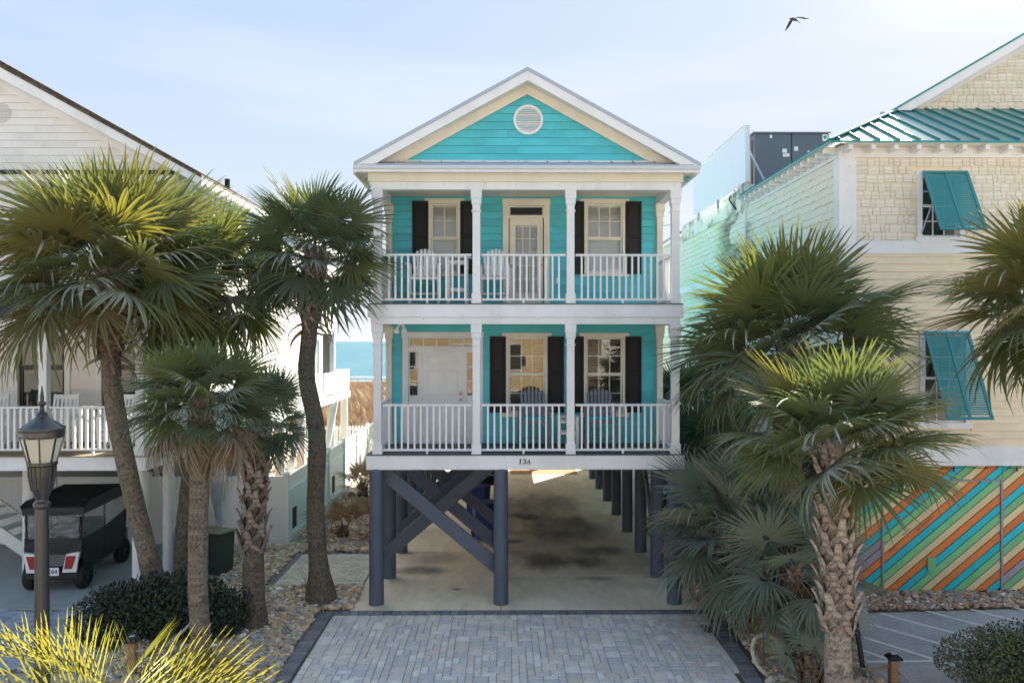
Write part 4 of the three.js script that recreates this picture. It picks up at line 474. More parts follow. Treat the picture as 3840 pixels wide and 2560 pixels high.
  tr('band_board', X0 - 0.03, X1, 2.68, 3.09, FZ, FZ + 0.03); tr('band_board', X0 - 0.03, X0, 2.74, 3.12, -22, FZ); tr('band_board', X0 - 0.028, X1, 7.1, 7.37, FZ, FZ + 0.035); tr('band_board', X0 - 0.034, X0, 7.11, 7.365, -22, FZ); tr('corner_board', X0 - 0.024, 6.9, 7.37, 9.1, FZ, FZ + 0.03); tr('corner_board', X0 - 0.028, X0, 7.37, 9.1, FZ - 0.24, FZ); tr('corner_board', X0 - 0.024, X0 + 0.3, 3.09, 7.1, FZ, FZ + 0.03); tr('corner_board', X0 - 0.028, X0, 3.12, 7.11, FZ - 0.2, FZ); tr('frieze', X0 - 0.035, X1, 9.1, 9.33, FZ, FZ + 0.04); tr('frieze', X0 - 0.038, X0, 9.1, 9.33, -6.4, FZ);
  // roof: a hipped skirt, then the main gable
  const EZ = -0.1, EX = 6.2, EY = 9.36, k = 0.515, run = 2.9, f3 = (a, y, z) => V(a, y, z), hip = V(EX + run, EY + run * k, EZ - run);
  const slab = (pts, nm) => { const g = B(), c = pts.reduce((s, p) => s.add(p), V(0, 0, 0)).multiplyScalar(1 / pts.length); c.y -= 0.03; g.face(pts, V(c.x, c.y - 5, c.z)); const lo = pts.map((p) => V(p.x, p.y - 0.05, p.z)); g.face(lo, V(c.x, c.y + 5, c.z)); for (let i = 0; i < pts.length; i++) { const j = (i + 1) % pts.length; g.face([pts[i], pts[j], lo[j], lo[i]], c); } return g.build(nm, M.greenRoof, H); };
  slab([V(EX, EY, EZ), V(X1 + 0.4, EY, EZ), V(X1 + 0.4, EY + run * k, EZ - run), hip], 'roof'); slab([V(EX, EY, EZ), hip, V(hip.x, hip.y, -6.6), V(EX, EY, -6.6)], 'roof');
  { const RX = 13, RYY = hip.y + 0.03 + (RX - hip.x) * S; slab([V(hip.x - 0.35, hip.y - 0.1, GZ + 0.32), V(RX, RYY + 0.1, GZ + 0.32), V(RX, RYY + 0.1, -6.6), V(hip.x - 0.35, hip.y - 0.1, -6.6)], 'roof'); slab([V(RX, RYY + 0.1, GZ + 0.32), V(RX + 5, RYY - 2.7, GZ + 0.32), V(RX + 5, RYY - 2.7, -6.6), V(RX, RYY + 0.1, -6.6)], 'roof');
    B().prism([[hip.x, hip.y - 0.1], [RX, RYY], [RX + 5, RYY - 2.9], [X1, hip.y - 0.1]], f3, GZ - 0.15, GZ).build('gable_wall', Y, H);
    B().prism([[hip.x - 0.3, hip.y - 0.12], [RX, RYY + 0.05], [RX, RYY - 0.17], [hip.x + 0.1, hip.y - 0.12]], f3, GZ + 0.22, GZ + 0.3).build('rake_board', M.white, H); B().prism([[hip.x + 0.05, hip.y], [RX, RYY - 0.12], [RX, RYY - 0.34], [hip.x + 0.45, hip.y]], f3, GZ + 0.01, GZ + 0.05).build('rake_frieze', M.white, H); B().prism([[hip.x - 0.2, hip.y - 0.13], [RX, RYY - 0.05], [RX, RYY - 0.02], [hip.x - 0.2, hip.y - 0.1]], f3, GZ, GZ + 0.22).build('soffit', M.white, H); }
  for (let i = 0; i < 28; i++) { const x = EX + 0.2 + i * 0.41, top = Math.min(run, x - EX), d = V(0, top * k, -top); if (x < X1) B().bar(V(x, EY + 0.02, EZ), V(x, EY + 0.02 + top * k, EZ - top), 0.022, 0.045).build('roof_seam', M.greenRoof, H); }
  for (let i = 0; i < 15; i++) { const z = EZ - 0.2 - i * 0.43, top = Math.min(run, EZ - z); if (z > -6.6) B().bar(V(EX, EY + 0.02, z), V(EX + top, EY + 0.02 + top * k, z), 0.022, 0.045).build('roof_seam', M.greenRoof, H); }
  B().bar(V(EX - 0.01, EY + 0.025, EZ + 0.01), V(hip.x, hip.y + 0.03, hip.z), 0.12, 0.03).build('hip_cap', M.greenRoof, H);
  for (let i = 0; i < 20; i++) { const x = X0 + 0.05 + i * 0.47; if (x < 16) B().prism([[FZ + 0.04, 9.33], [FZ + 0.04, 9.17], [EZ - 0.08, 9.2], [EZ - 0.08, 9.3]], (z, y, t) => V(t, y, z), x, x + 0.09).build('rafter_tail', M.white, H); }
  for (let i = 0; i < 15; i++) { const z = FZ - 0.05 - i * 0.42; B().prism([[X0 - 0.04, 9.33], [X0 - 0.04, 9.17], [EX + 0.06, 9.2], [EX + 0.06, 9.3]], (x, y, t) => V(x, y, t), z - 0.09, z).build('rafter_tail', M.white, H); }
  box(EX + 0.03, X0, 9.302, 9.315, -6.6, FZ).build('soffit', M.cream, H); box(X0, X1, 9.302, 9.315, FZ + 0.04, EZ - 0.03).build('soffit', M.cream, H);
  // parapet, stained
  const stain = tex(512, 9, (u, v) => { const d = sstep(0.5, 0.7, fbm(u, v, 24, 741, 5, 0.1) * 0.65 + fbm(u, v, 9, 743, 5) * 0.4), m = sstep(0.55, 0.75, fbm(u, v, 5, 747, 5)); return [0.98 - 0.36 * d, 0.98 - 0.35 * d, 0.95 - 0.38 * d - 0.06 * m]; }, true, 256, 2.5);
  box(X0 - 0.03, X0 + 0.12, 9.12, 9.72, -15.0, -6.62).build('parapet', mat([0.82, 0.81, 0.76], 0.8, { map: stain }), H); box(X0 - 0.05, X0 + 0.16, 9.72, 9.75, -15.02, -6.61).build('parapet_cap', M.white, H); box(X0 + 0.13, X1 - 0.2, 9.42, 9.5, -15, -6.62).build('flat_roof', M.tin, H);
  B().prism([[6.2, 9.42], [6.2, 9.36], [11, 11.9], [11, 11.98]], (x, y, t) => V(x, y, t), -23, -15.05).build('roof', M.greenRoof, H);
  B().tube([V(X0 - 0.1, 9.85, -14.9), V(X0 - 0.45, 9.84, -14.9), V(X0 - 0.95, 9.75, -14.9), V(X0 - 1.05, 9.62, -14.9)], 0.04, 8).build('drain_pipe', M.white, H);
  B().cyl(X0 - 0.06, 2.76, 9.7, -6.75, 0.022, 0.022, 8).build('conduit', M.white, H); B().cyl(X0 - 0.08, 0.0, 5.6, -9.7, 0.05, 0.05, 8).build('downpipe', M.tin, H); B().tube([V(X0 - 0.05, 9.7, -8.3), V(X0 - 0.1, 9.6, -8.25), V(X0 - 0.08, 9.35, -7.9), V(X0 - 0.04, 9.2, -7.7)], 0.025, 6).build('cable', M.black, H); B().cyl(9.7, 10.5, 11.4, -5.2, 0.06, 0.06, 8).build('vent_pipe', M.tin, H);
  // windows behind the propped shutters
  for (const [w, sy, sz] of [[w1, 0, 0], [w2, 1, 0]]) { const [a, b, c, d] = w, g = B(), z = FZ + 0.004; for (const [p, q, s, t] of [[a - 0.1, a, c, d], [b, b + 0.1, c, d], [a - 0.12, b + 0.12, d, d + 0.1], [a - 0.13, b + 0.13, c - 0.12, c]]) g.cbox(p, q, s, t, z, z + 0.05, 0.004); const o = g.build('window_casing', M.white, H); const m = (c + d) / 2; sash(o, 'x', FZ - 0.03, 1, a, b, m, d, 3, 2, M.white, 0.04); sash(o, 'x', FZ - 0.065, 1, a, b, c, m + 0.03, 3, 2, M.white, 0.04); }
  for (const [x0, x1, yt, yb, zb] of [[8.25, 9.19, 8.8, 7.5, 0.27], [8.29, 9.22, 5.48, 3.73, 0.43]]) { // hinged at the top, pushed out at the bottom
    const zt = FZ + 0.09, L = Math.hypot(yt - yb, zb - zt), dn = V(0, yb - yt, zb - zt).normalize(), up = V(1, 0, 0), nrm = V(0, dn.z, -dn.y).multiplyScalar(-1), P = (x, t, o = 0) => V(x, yt, zt).addScaledVector(dn, t * L).addScaledVector(nrm, o), g = B(); for (const x of [x0 + 0.03, (x0 + x1) / 2, x1 - 0.03]) g.bar(P(x, 0), P(x, 1), 0.06, 0.035, nrm); for (const t of [0.02, 0.985]) { g.bar(P(x0 + 0.06, t), P((x0 + x1) / 2 - 0.03, t), 0.055, 0.035, nrm); g.bar(P((x0 + x1) / 2 + 0.03, t), P(x1 - 0.06, t), 0.055, 0.035, nrm); } const s = g.build('storm_shutter', M.tealShut, H);
    const N = Math.round(L / 0.052); for (let i = 1; i < N; i++) for (const [a, b] of [[x0 + 0.06, (x0 + x1) / 2 - 0.03], [(x0 + x1) / 2 + 0.03, x1 - 0.06]]) B().bar(P(a, mix(0.04, 0.965, i / N)), P(b, mix(0.04, 0.965, i / N)), 0.036, 0.008, nrm.clone().addScaledVector(dn, -0.2).normalize()).build('slat', M.tealShut, s);
    for (const x of [x0 - 0.0, x1]) B().bar(V(x, mix(yt, yb, 0.95) - 0.05, FZ + 0.05), P(x, 0.55), 0.02, 0.02).build('prop_rod', M.tin, s); }
  // pilings, and a dark wall added to blacken the undercroft
  for (const z of [-0.9, -3.6, -6.3, -9, -11.7, -14.4, -17.2]) for (const x of [6.8, 10, 13]) B().cyl(x, -0.02, 2.72, z, 0.16, 0.16, 12).build('piling', M.dark, H); box(8.4, 8.5, 0, 2.7, -21.8, -0.8).build('added_dark_wall', mat([0.1, 0.085, 0.075], 0.9), H);
}
{ // striped wall
  const Wl = place('striped_wall', 'diagonal orange, cyan, green and yellow striped plank wall under the building', 'wall', [9.5, 0, -0.6]), z = -0.62, ang = 39.9 * D2R, T = [Math.cos(ang), Math.sin(ang)], step = 0.2355, gap = 0.03;
  const cols = [[0.84, 0.23, 0.05], [0.02, 0.60, 0.70], [0.24, 0.60, 0.26], [0.87, 0.70, 0.38]].map((c) => [0, 1].map((k) => mat(c.map((v) => v * (1 - 0.1 * k)), 0.6, { map: tPaint, bumpMap: nFine, bumpScale: 0.002 }))), grey = mat([0.42, 0.36, 0.42], 0.7, { map: tGrain });
  box(6.86, 13.2, 0.03, 2.68, z - 0.06, z).build('backing', mat([0.06, 0.045, 0.05], 0.9), Wl);
  const clip = (poly, f) => { const o = []; for (let i = 0; i < poly.length; i++) { const a = poly[i], b = poly[(i + 1) % poly.length], fa = f(a), fb = f(b); if (fa >= 0) o.push(a); if (fa * fb < 0) { const t = fa / (fa - fb); o.push([mix(a[0], b[0], t), mix(a[1], b[1], t)]); } } return o; };
  const panels = [[6.9, 7.475, 0.04, 2.67], [7.525, 9.985, 0.04, 2.335], [7.48, 10.03, 2.375, 2.67], [10.04, 13.2, 0.06, 2.67]]; let q = 0;
  for (const [x0, x1, y0, y1] of panels) for (let kk = -14; kk < 26; kk++) { // stripe kk starts at x = 7.735 + kk * step on the ground
    const s0 = 7.735 + kk * step + gap / 2, s1 = s0 + step - gap, slope = T[1] / T[0]; let p = [[x0, y0], [x1, y0], [x1, y1], [x0, y1]]; p = clip(p, ([x, y]) => x - y / slope - s0); if (p.length > 2) p = clip(p, ([x, y]) => s1 - (x - y / slope)); if (p.length < 3) continue;
    const area = Math.abs(p.reduce((s, a, i) => { const b = p[(i + 1) % p.length]; return s + a[0] * b[1] - a[1] * b[0]; }, 0)) / 2; if (area < 0.002) continue;
    const ci = ((kk % 4) + 4 + 2) % 4, plain = (x0 < 7 && (kk === -6 || kk === -7)) || (x0 > 10 && kk === 8); const g = B(); g.prism(p.slice().map(([a, b]) => [a, b]), (a, b, t) => V(a, b, t), z + 0.002, z + 0.024 + (q++ % 3) * 0.002); for (let i = 0; i < g.u.length; i += 2) { const u = g.u[i], v = g.u[i + 1]; g.u[i] = u * T[0] + v * T[1] + kk * 0.7; g.u[i + 1] = -u * T[1] + v * T[0]; } g.build('plank', plain ? grey : cols[(ci + 3) % 4][q % 2], Wl); }
  const fr = mat([0.36, 0.33, 0.36], 0.7, { map: tGrain }); box(7.478, 7.522, 0.03, 2.335, z, z + 0.05).build('gate_post', fr, Wl); box(9.99, 10.035, 0.03, 2.375, z, z + 0.05).build('gate_post', fr, Wl); box(7.478, 9.99, 2.337, 2.373, z, z + 0.05).build('gate_head', fr, Wl); box(8.44, 8.6, 0.46, 0.75, z + 0.03, z + 0.065).build('latch_plate', cols[2][1], Wl);
  const wr = (str, x, y, s) => text(str, s, 0.002, mat([0.1, 0.13, 0.14], 0.7), 'marker_writing', Wl, new THREE.Matrix4().makeTranslation(x, y, z + 0.031).multiply(new THREE.Matrix4().makeRotationZ(ang)), fontSans); wr('Nic love 2k18', 8.235, 1.3, 0.05); wr('nancy 1017', 7.92, 1.2, 0.03); wr('Forever 12', 7.66, 0.86, 0.035);
  // string of coloured bulbs
  [[8.95, [0.05, 0.1, 0.5]], [9.62, [1, 0.45, 0.02]], [10.28, [0.04, 0.12, 0.4]], [8.28, [0.05, 0.45, 0.3]], [7.6, [0.6, 0.1, 0.05]]].forEach(([x, c], i) => { const nm = ['dark blue', 'orange', 'navy', 'green', 'red'][i], b = thing('string_bulb', nm + ' bulb of the light string above the striped wall', 'bulb', [x, 2.66, -0.5], 0, 'bulbs along the striped wall'); B().cyl(0, -0.05, 0, 0, 0.014, 0.014, 8).build('socket', M.black, b); B().lathe([[0, -0.11], [0.022, -0.095], [0.026, -0.075], [0.014, -0.05]], 0, 0, 10).build('bulb_glass', mat(c, 0.2), b); });
  const sg = B(); for (let i = 0; i < 5; i++) { const a = 7.2 + i * 0.67, pts = []; for (let t = 0; t <= 6; t++) pts.push(V(a + (t / 6) * 0.67, 2.655 - 0.03 * Math.sin((t / 6) * Math.PI), -0.5)); sg.tube(pts, 0.006, 5); } tag(sg.build('light_cord', M.black), 'thin black cord of the light string along the white band', 'cord');
  const sign = place('notice_sign', 'small white employees only sign over the dark gap by the striped wall', 'sign', [6.72, 1.6, -0.55]); cbox(6.55, 6.86, 1.52, 1.78, -0.55, -0.54, 0.003).build('plate', M.vinyl, sign); text('EMPLOYEES', 0.038, 0.002, M.black, 'lettering', sign, new THREE.Matrix4().makeTranslation(6.57, 1.68, -0.54), fontSans); text('ONLY', 0.042, 0.002, M.black, 'lettering', sign, new THREE.Matrix4().makeTranslation(6.64, 1.59, -0.54), fontSans);
  tag(box(6.55, 6.85, 0, 2.68, -0.64, -0.56).build('gap_shade_sheet', M.dark), 'tall black sheet painted as the shaded gap at the left end of the striped wall', 'panel');  // black sheet paints the shade of an open gap
}
{ // roof screen and air conditioner
  const S = place('roof_screen', 'tall corrugated metal screen leaning out above the green wall', 'screen', [6.26, 9.7, -9]); const n = 44, zz = (i) => mix(-11.95, -5.95, i / n), cor = mat([0.74, 0.77, 0.8], 0.4, { metalness: 0.1 }); const g = B(); for (let i = 0; i < n; i++) { const x = 6.26 - (i % 2) * 0.03, x2 = 6.26 - ((i + 1) % 2) * 0.03; g.face([V(x, 9.68, zz(i)), V(x2, 9.68, zz(i + 1)), V(x2, 11.23, zz(i + 1)), V(x, 11.23, zz(i))]); } g.build('corrugated_sheet', cor, S); box(6.24, 6.36, 9.68, 11.24, -5.94, -5.9).build('end_post', cor, S); for (const y of [9.75, 10.4, 11.1]) box(6.29, 6.35, y, y + 0.06, -11.95, -5.95).build('rail', cor, S); box(6.2, 6.36, 11.235, 11.25, -11.96, -5.93).build('cap', cor, S); for (const z of [-6.4, -9, -11.5]) { box(6.29, 6.36, 9.45, 11.1, z - 0.05, z).build('strut', M.tin, S); B().bar(V(6.36, 10.9, z), V(7.1, 9.5, z), 0.05, 0.05).build('strut', M.tin, S); }
  const A = place('air_conditioner', 'large dark grey rooftop air conditioner with white stickers', 'air conditioner', [8.3, 9.5, -8.8]), gm = mat([0.14, 0.155, 0.19], 0.45, { metalness: 0.2 }); cbox(7.16, 8.28, 9.75, 11.56, -9.8, -8.0, 0.012).build('cabinet', gm, A); cbox(8.3, 9.42, 9.75, 11.56, -9.8, -8.0, 0.012).build('cabinet', gm, A); box(7.1, 9.46, 11.56, 11.6, -9.85, -7.95).build('lid', gm, A); box(7.2, 9.4, 9.5, 9.75, -9.7, -8.1).build('base', M.dark, A); box(7.12, 7.16, 10.0, 11.4, -9.6, -8.2).build('coil_grille', mat([0.2, 0.15, 0.12], 0.6), A);
  for (const [x, y, w, h] of [[7.62, 11.42, 0.07, 0.1], [8.0, 10.98, 0.14, 0.12], [8.02, 10.86, 0.2, 0.1], [8.36, 11.04, 0.12, 0.13], [8.77, 10.92, 0.1, 0.12]]) box(x, x + w, y, y + h, -8.0, -7.994).build('sticker', M.vinyl, A); box(9.22, 9.38, 11.34, 11.54, -8.0, -7.994).build('sticker', M.vinyl, A); B().prism([[9.3, 11.39], [9.365, 11.45], [9.3, 11.51], [9.235, 11.45]], (a, b, t) => V(a, b, t), -7.994, -7.99).build('diamond_mark', mat([0.02, 0.3, 0.16], 0.5), A);
}
// ---------------------------------------------------------------- palms and other plants
const leafMat = (c, k = 0.32) => mat(c, 0.92, { transmission: k, thickness: 0, clearcoat: 0.75, clearcoatRoughness: 0.28, side: THREE.DoubleSide });
const FROND = [leafMat([0.15, 0.175, 0.032], 0.42), leafMat([0.11, 0.15, 0.04], 0.4), leafMat([0.20, 0.19, 0.028], 0.45)], FROND_DARK = [leafMat([0.075, 0.12, 0.05], 0.3), leafMat([0.09, 0.13, 0.055], 0.3)], FROND_BLUE = [leafMat([0.18, 0.225, 0.165], 0.25), leafMat([0.14, 0.185, 0.13], 0.25), leafMat([0.19, 0.215, 0.14], 0.25)], FROND_DEAD = [leafMat([0.30, 0.19, 0.10], 0.25), leafMat([0.40, 0.29, 0.18], 0.25)], FROND_YELLOW = [leafMat([0.62, 0.58, 0.10], 0.45), leafMat([0.52, 0.54, 0.09], 0.45)], FROND_OLD = [leafMat([0.22, 0.18, 0.04])];
const barkMat = [[0.26, 0.22, 0.17], [0.30, 0.255, 0.205], [0.22, 0.19, 0.155], [0.48, 0.40, 0.34]].map((c) => mat(c, 0.95, { map: tBark, bumpMap: nB, bumpScale: 0.02 }));
const bootMat = [[0.27, 0.19, 0.12], [0.33, 0.245, 0.165], [0.22, 0.155, 0.1], [0.40, 0.31, 0.24]].map((c) => mat(c, 0.9, { map: tBark, bumpMap: nFine, bumpScale: 0.006 })), bootPale = [[0.62, 0.51, 0.44], [0.54, 0.43, 0.36], [0.68, 0.58, 0.52]].map((c) => mat(c, 0.9, { map: tBark, bumpMap: nFine, bumpScale: 0.006 })), bootGrey = [[0.46, 0.38, 0.34], [0.37, 0.30, 0.265], [0.54, 0.47, 0.43]].map((c) => mat(c, 0.9, { map: tBark, bumpMap: nFine, bumpScale: 0.006 }));
function fanFrond(seed, droop, dead = false, pet = 0.85) { // a fan leaf: stalk along +x, blade at its end, y up; blade radius about 1
  const g = B(), r = mulberry(seed), N = 46, st = [];
  for (let i = 0; i <= 6; i++) { const t = i / 6; st.push(V(pet * t, -droop * 0.10 * t * t, 0)); } g.tube(st, (t) => mix(0.022, 0.009, t), 5, false, 0.6);
  const tip = st[6], base = -Math.atan(droop * 0.24), H = V(0, 0, 0);
  for (let i = 0; i < N; i++) {
    const f = i / (N - 1) * 2 - 1, th = f * (dead ? 1.7 : 2.25) + (r() - 0.5) * 0.05, cos = Math.cos(th), sin = Math.sin(th), len = (0.98 - 0.22 * Math.abs(f) ** 2.2) * (0.9 + 0.16 * r()) * (r() < 0.05 ? 0.7 : 1), start = 0.16 * Math.max(0, 1 - Math.abs(f) * 1.15); // costa: middle segments leave further out
    const dr = droop * (0.2 + 0.22 * r()) + (r() < 0.2 ? 0.35 * r() * droop : 0), curl = (r() - 0.5) * 0.2, tw = (r() - 0.5) * 0.5, fold = 0.3 + 0.25 * r(), cup = 0.22 * (1 - Math.abs(cos)) * (dead ? -1 : 1);
    let prev = null; const K = 6, lat = V(-sin, 0, cos); // lateral direction in the blade plane (x, z)
    for (let k = 0; k <= K; k++) {
      const t = k / K, L = start + len * t, sag = dr * Math.pow(t, 2.3) * len, bend = Math.min(1.2, sag * 1.2);
      const p = V(tip.x + cos * (L - 0.35 * sag * t), tip.y + Math.sin(base) * Math.max(0, cos) * L * 0.5 - sag + cup * L * (1 - t * 0.5), sin * (L - 0.35 * sag * t)).addScaledVector(lat, curl * t * t * len);
      const half = k === K ? 0.0015 : Math.min(L * 0.056 + 0.004, 0.027 * (1 - Math.pow(t, 1.8)) + 0.004) * (dead ? 0.75 : 1), u = lat.clone().multiplyScalar(half).add(V(0, half * tw * t, 0)), m = V(0, -half * fold, 0);
      const n1 = V(-lat.x * fold, 1, -lat.z * fold).normalize(), n2 = V(lat.x * fold, 1, lat.z * fold).normalize(), tl = V(cos * bend, 0, sin * bend); n1.add(tl).normalize(); n2.add(tl).normalize();
      const ids = [g.v(p.clone().sub(u), n2, 0, t), g.v(p.clone().add(m), n2, 0.5, t), g.v(p.clone().add(m), n1, 0.5, t), g.v(p.clone().add(u), n1, 1, t)];
      if (prev) { g.x.push(prev[0], prev[1], ids[1], prev[0], ids[1], ids[0], prev[2], prev[3], ids[3], prev[2], ids[3], ids[2]); } prev = ids;
    }
  }
  return g.geo();
}
const FANS = { up: [0.15, 0.3, 0.45].map((d, i) => fanFrond(801 + i, d)), mid: [0.5, 0.75, 1.0].map((d, i) => fanFrond(811 + i, d)), low: [0.9, 1.25, 1.6].map((d, i) => fanFrond(821 + i, d)), dead: [1.8, 2.2].map((d, i) => fanFrond(831 + i, d, true, 0.7)) };
// an old leaf base: a cut stub that splits below into two arms laid round the trunk (x outwards, y up, z along the bark)
const bootGeo = [0, 1, 2].map((s) => { const r = mulberry(840 + s), g = B(), strip = (P) => { let pr = null; for (const [p, w, d, lat] of P) { const q = [p.clone().addScaledVector(lat, -w).add(V(d, 0, 0)), p.clone().addScaledVector(lat, w).add(V(d, 0, 0)), p.clone().addScaledVector(lat, w).add(V(-d, 0, 0)), p.clone().addScaledVector(lat, -w).add(V(-d, 0, 0))]; if (pr) { const c = pr[0].clone().add(q[2]).add(pr[2]).add(q[0]).multiplyScalar(0.25); for (let i = 0; i < 4; i++) { const j = (i + 1) % 4; g.face([pr[i], pr[j], q[j], q[i]], c); } } else g.face(q, p.clone().add(V(0, 0.1, 0))); pr = q; } g.face(pr, P[0][0]); };
  const L = 0.2 + 0.05 * r(), out = 0.035 + 0.05 * r(); strip([0, 0.35, 0.7, 1].map((t) => [V(0.035 + out * t * t, 0.02 + L * t, 0), mix(0.05, 0.03, t), mix(0.018, 0.011, t), V(0, 0, 1)]));
  for (const k of [-1, 1]) { const lat = V(0, 0.5, k).normalize(); strip([0, 0.4, 0.75, 1].map((t) => { const z = k * (0.012 + 0.13 * t); return [V(0.036 - 1.5 * z * z * 2.2, 0.05 - 0.17 * t, z), mix(0.036, 0.022, t), mix(0.014, 0.006, t), lat]; })); }
  return g.geo(); });
const stubGeo = [0, 1].map((s) => { const g = B(), L = 0.55; let pr = null; for (let i = 0; i <= 6; i++) { const t = i / 6, p = V(0.02 + L * Math.sin(t * (1.2 + s * 0.6)) * 0.8, L * (0.25 * t - (0.35 + 0.5 * s) * t * t), 0), w = mix(0.06, 0.008, Math.pow(t, 0.8)), d = mix(0.018, 0.006, t), q = [V(p.x, p.y + d, -w), V(p.x, p.y + d, w), V(p.x, p.y - d, w * 0.7), V(p.x, p.y - d, -w * 0.7)]; if (pr) for (let k = 0; k < 4; k++) { const j = (k + 1) % 4; g.face([pr[k], pr[j], q[j], q[k]], pr[0].clone().add(q[2]).multiplyScalar(0.5)); } pr = q; } return g.geo(); });
// trunk: points of the axis relative to the base; boots: [from, to] heights with leaf bases; crown radius R
function palm(name, label, base, pts, rad, o) {
  const t = thing(name, label, o.cat || 'palm', base, 0, o.group), r = mulberry(o.seed), curve = new THREE.CatmullRomCurve3(pts.map((p) => V(...p))), n = 28, ax = curve.getPoints(n), top = ax[n], h = top.y, rr = (y) => rad(y / h) * (o.boots && y > o.boots[0] && y < o.boots[1] ? 0.92 : 1);
  { const g = B(), jr = mulberry(o.seed + 7), jit = ax.map(() => 0.97 + 0.06 * jr()); g.tube(ax, (s, a) => rr(s * h) * jit[Math.round(s * n)] * (1 + 0.03 * Math.sin(a * 3 + s * 20)), 18); g.build('trunk', o.bark || barkMat[0], t); }
  const axis = (y) => { for (let i = 0; i < n; i++) if (ax[i + 1].y >= y) return ax[i].clone().lerp(ax[i + 1], (y - ax[i].y) / (ax[i + 1].y - ax[i].y)); return top.clone(); };
  if (o.boots) { const [b0, b1, count, size = 1, mats = bootMat] = o.boots, per = 4, rows = Math.round(count / per); for (let k = 0; k < rows * per; k++) { const row = Math.floor(k / per), y = mix(b0, b1, row / rows), a = ((k % per) / per) * 6.2832 + (row % 2) * (Math.PI / per) + row * 0.09 + (r() - 0.5) * 0.16, p = axis(y), s = size * (0.9 + 0.2 * r()), m = mesh('leaf_base', bootGeo[k % 3], mats[Math.floor(r() * mats.length)], t); m.position.set(p.x + Math.cos(a) * rr(y) * 0.97, y, p.z - Math.sin(a) * rr(y) * 0.97); m.rotation.set((r() - 0.5) * 0.3, a, -0.06 - 0.16 * r() + (o.bootTilt || 0), 'YXZ'); m.scale.set(s, s * (o.bootLen || 1), s); } }
  if (o.stubs) { const [s0, s1, count, size] = o.stubs; for (let k = 0; k < count; k++) { const y = mix(s0, s1, k / count), a = k * 2.39996 + r() * 0.5, p = axis(y), s = size * (0.7 + 0.5 * r()), m = mesh('leaf_stub', stubGeo[r() < 0.5 ? 0 : 1], (o.stubMats || bootGrey)[Math.floor(r() * 3)], t); m.position.set(p.x + Math.cos(a) * rr(y) * 0.7, y, p.z - Math.sin(a) * rr(y) * 0.7); m.rotation.set((r() - 0.5) * 0.8, a, mix(-0.55, 0.5, k / count) + (r() - 0.5) * 0.4, 'YXZ'); m.scale.setScalar(s); } }
  const N = o.fronds, R = o.R / 1.75; for (let k = 0; k < N; k++) {
    const f = k / (N - 1), a = k * 2.39996 + (r() - 0.5) * 0.5 + (o.spin || 0), el = mix(o.hi ?? 1.35, o.lo ?? -0.65, Math.pow(f, o.pw || 0.95)) + (r() - 0.5) * 0.22, cls = el > 0.75 ? 'up' : el > -0.2 ? 'mid' : 'low', gs = FANS[cls], deadF = o.dead && f > 1 - o.dead;
    const fm = deadF ? FROND_DEAD : f > 1 - (o.old || 0) ? FROND_OLD : o.mats || FROND, m = mesh('frond', (deadF ? FANS.dead : gs)[Math.floor(r() * (deadF ? 2 : 3))], fm[Math.floor(r() * fm.length)], t), s = R * (0.86 + 0.26 * r()) * (el > 1.0 ? 0.88 : 1);
    m.position.set(top.x + Math.cos(a) * 0.05, top.y - 0.08 - 0.22 * f * (o.deep || 1) + 0.05, top.z - Math.sin(a) * 0.05); m.rotation.set((r() - 0.5) * 1.5, a, el, 'YZX'); m.scale.setScalar(s);
  }
  return t;
}
const cone = (a, b, p = 1) => (t) => mix(a, b, Math.pow(t, p));
// left group
palm('palm_tree', 'tallest leaning palm at the left with a huge golden green crown', [-6.87, 0, 0.92], [[0, 0, 0], [-0.22, 1.0, 0], [-0.62, 2.6, 0], [-0.92, 4.2, 0], [-1.0, 5.2, 0], [-1.0, 6.65, 0]], (t) => mix(0.27, 0.175, Math.min(1, t * 4)) + (t > 0.8 ? 0.05 : 0), { seed: 1, R: 2.3, fronds: 60, boots: [5.05, 6.5, 52, 1.0], stubs: [4.85, 5.9, 34, 0.95], bark: barkMat[1], hi: 1.4, lo: -0.4, old: 0.06 });
palm('palm_tree', 'tall palm behind the leaning one, between it and the slender palm', [-7.37, 0, -1.2], [[0, 0, 0], [0.1, 1.5, 0], [0.3, 3.3, 0], [0.5, 5.0, 0], [0.6, 6.6, 0]], (t) => mix(0.2, 0.165, t) + (t > 0.86 ? 0.05 : 0), { seed: 2, R: 2.1, fronds: 44, boots: [5.5, 6.5, 30], stubs: [5.2, 6.1, 14, 0.7], bark: barkMat[2], spin: 1 });
palm('palm_tree', 'slender tall palm beside the turquoise house with spiky leaf stubs', [-4.13, 0, -0.15], [[0, 0, 0], [-0.12, 1.6, 0], [-0.1, 3.4, 0], [-0.3, 4.6, 0], [-0.24, 5.6, 0], [-0.12, 7.2, 0]], (t) => (t < 0.08 ? mix(0.34, 0.2, t / 0.08) : mix(0.19, 0.15, t)) + (t > 0.8 ? 0.05 : 0), { seed: 3, R: 1.65, fronds: 40, boots: [5.75, 7.1, 44, 0.95, bootGrey], stubs: [5.45, 6.6, 24, 0.95], bark: barkMat[2], mats: [FROND[0], FROND_DARK[0], FROND_DARK[1]], hi: 1.3, lo: -0.5, spin: 2.2 });
palm('palm_tree', 'short palm with dry brown lower leaves in front of the white fence', [-5.25, 0, 3.24], [[0, 0, 0], [-0.08, 1.5, 0], [-0.05, 3.0, 0], [0.0, 4.38, 0]], cone(0.155, 0.15), { seed: 4, R: 1.15, fronds: 46, boots: [3.85, 4.4, 22, 0.7], bark: barkMat[1], hi: 1.25, lo: -0.6, dead: 0.16, spin: 0.4, mats: [FROND_DARK[1], FROND[1], FROND[0]] });
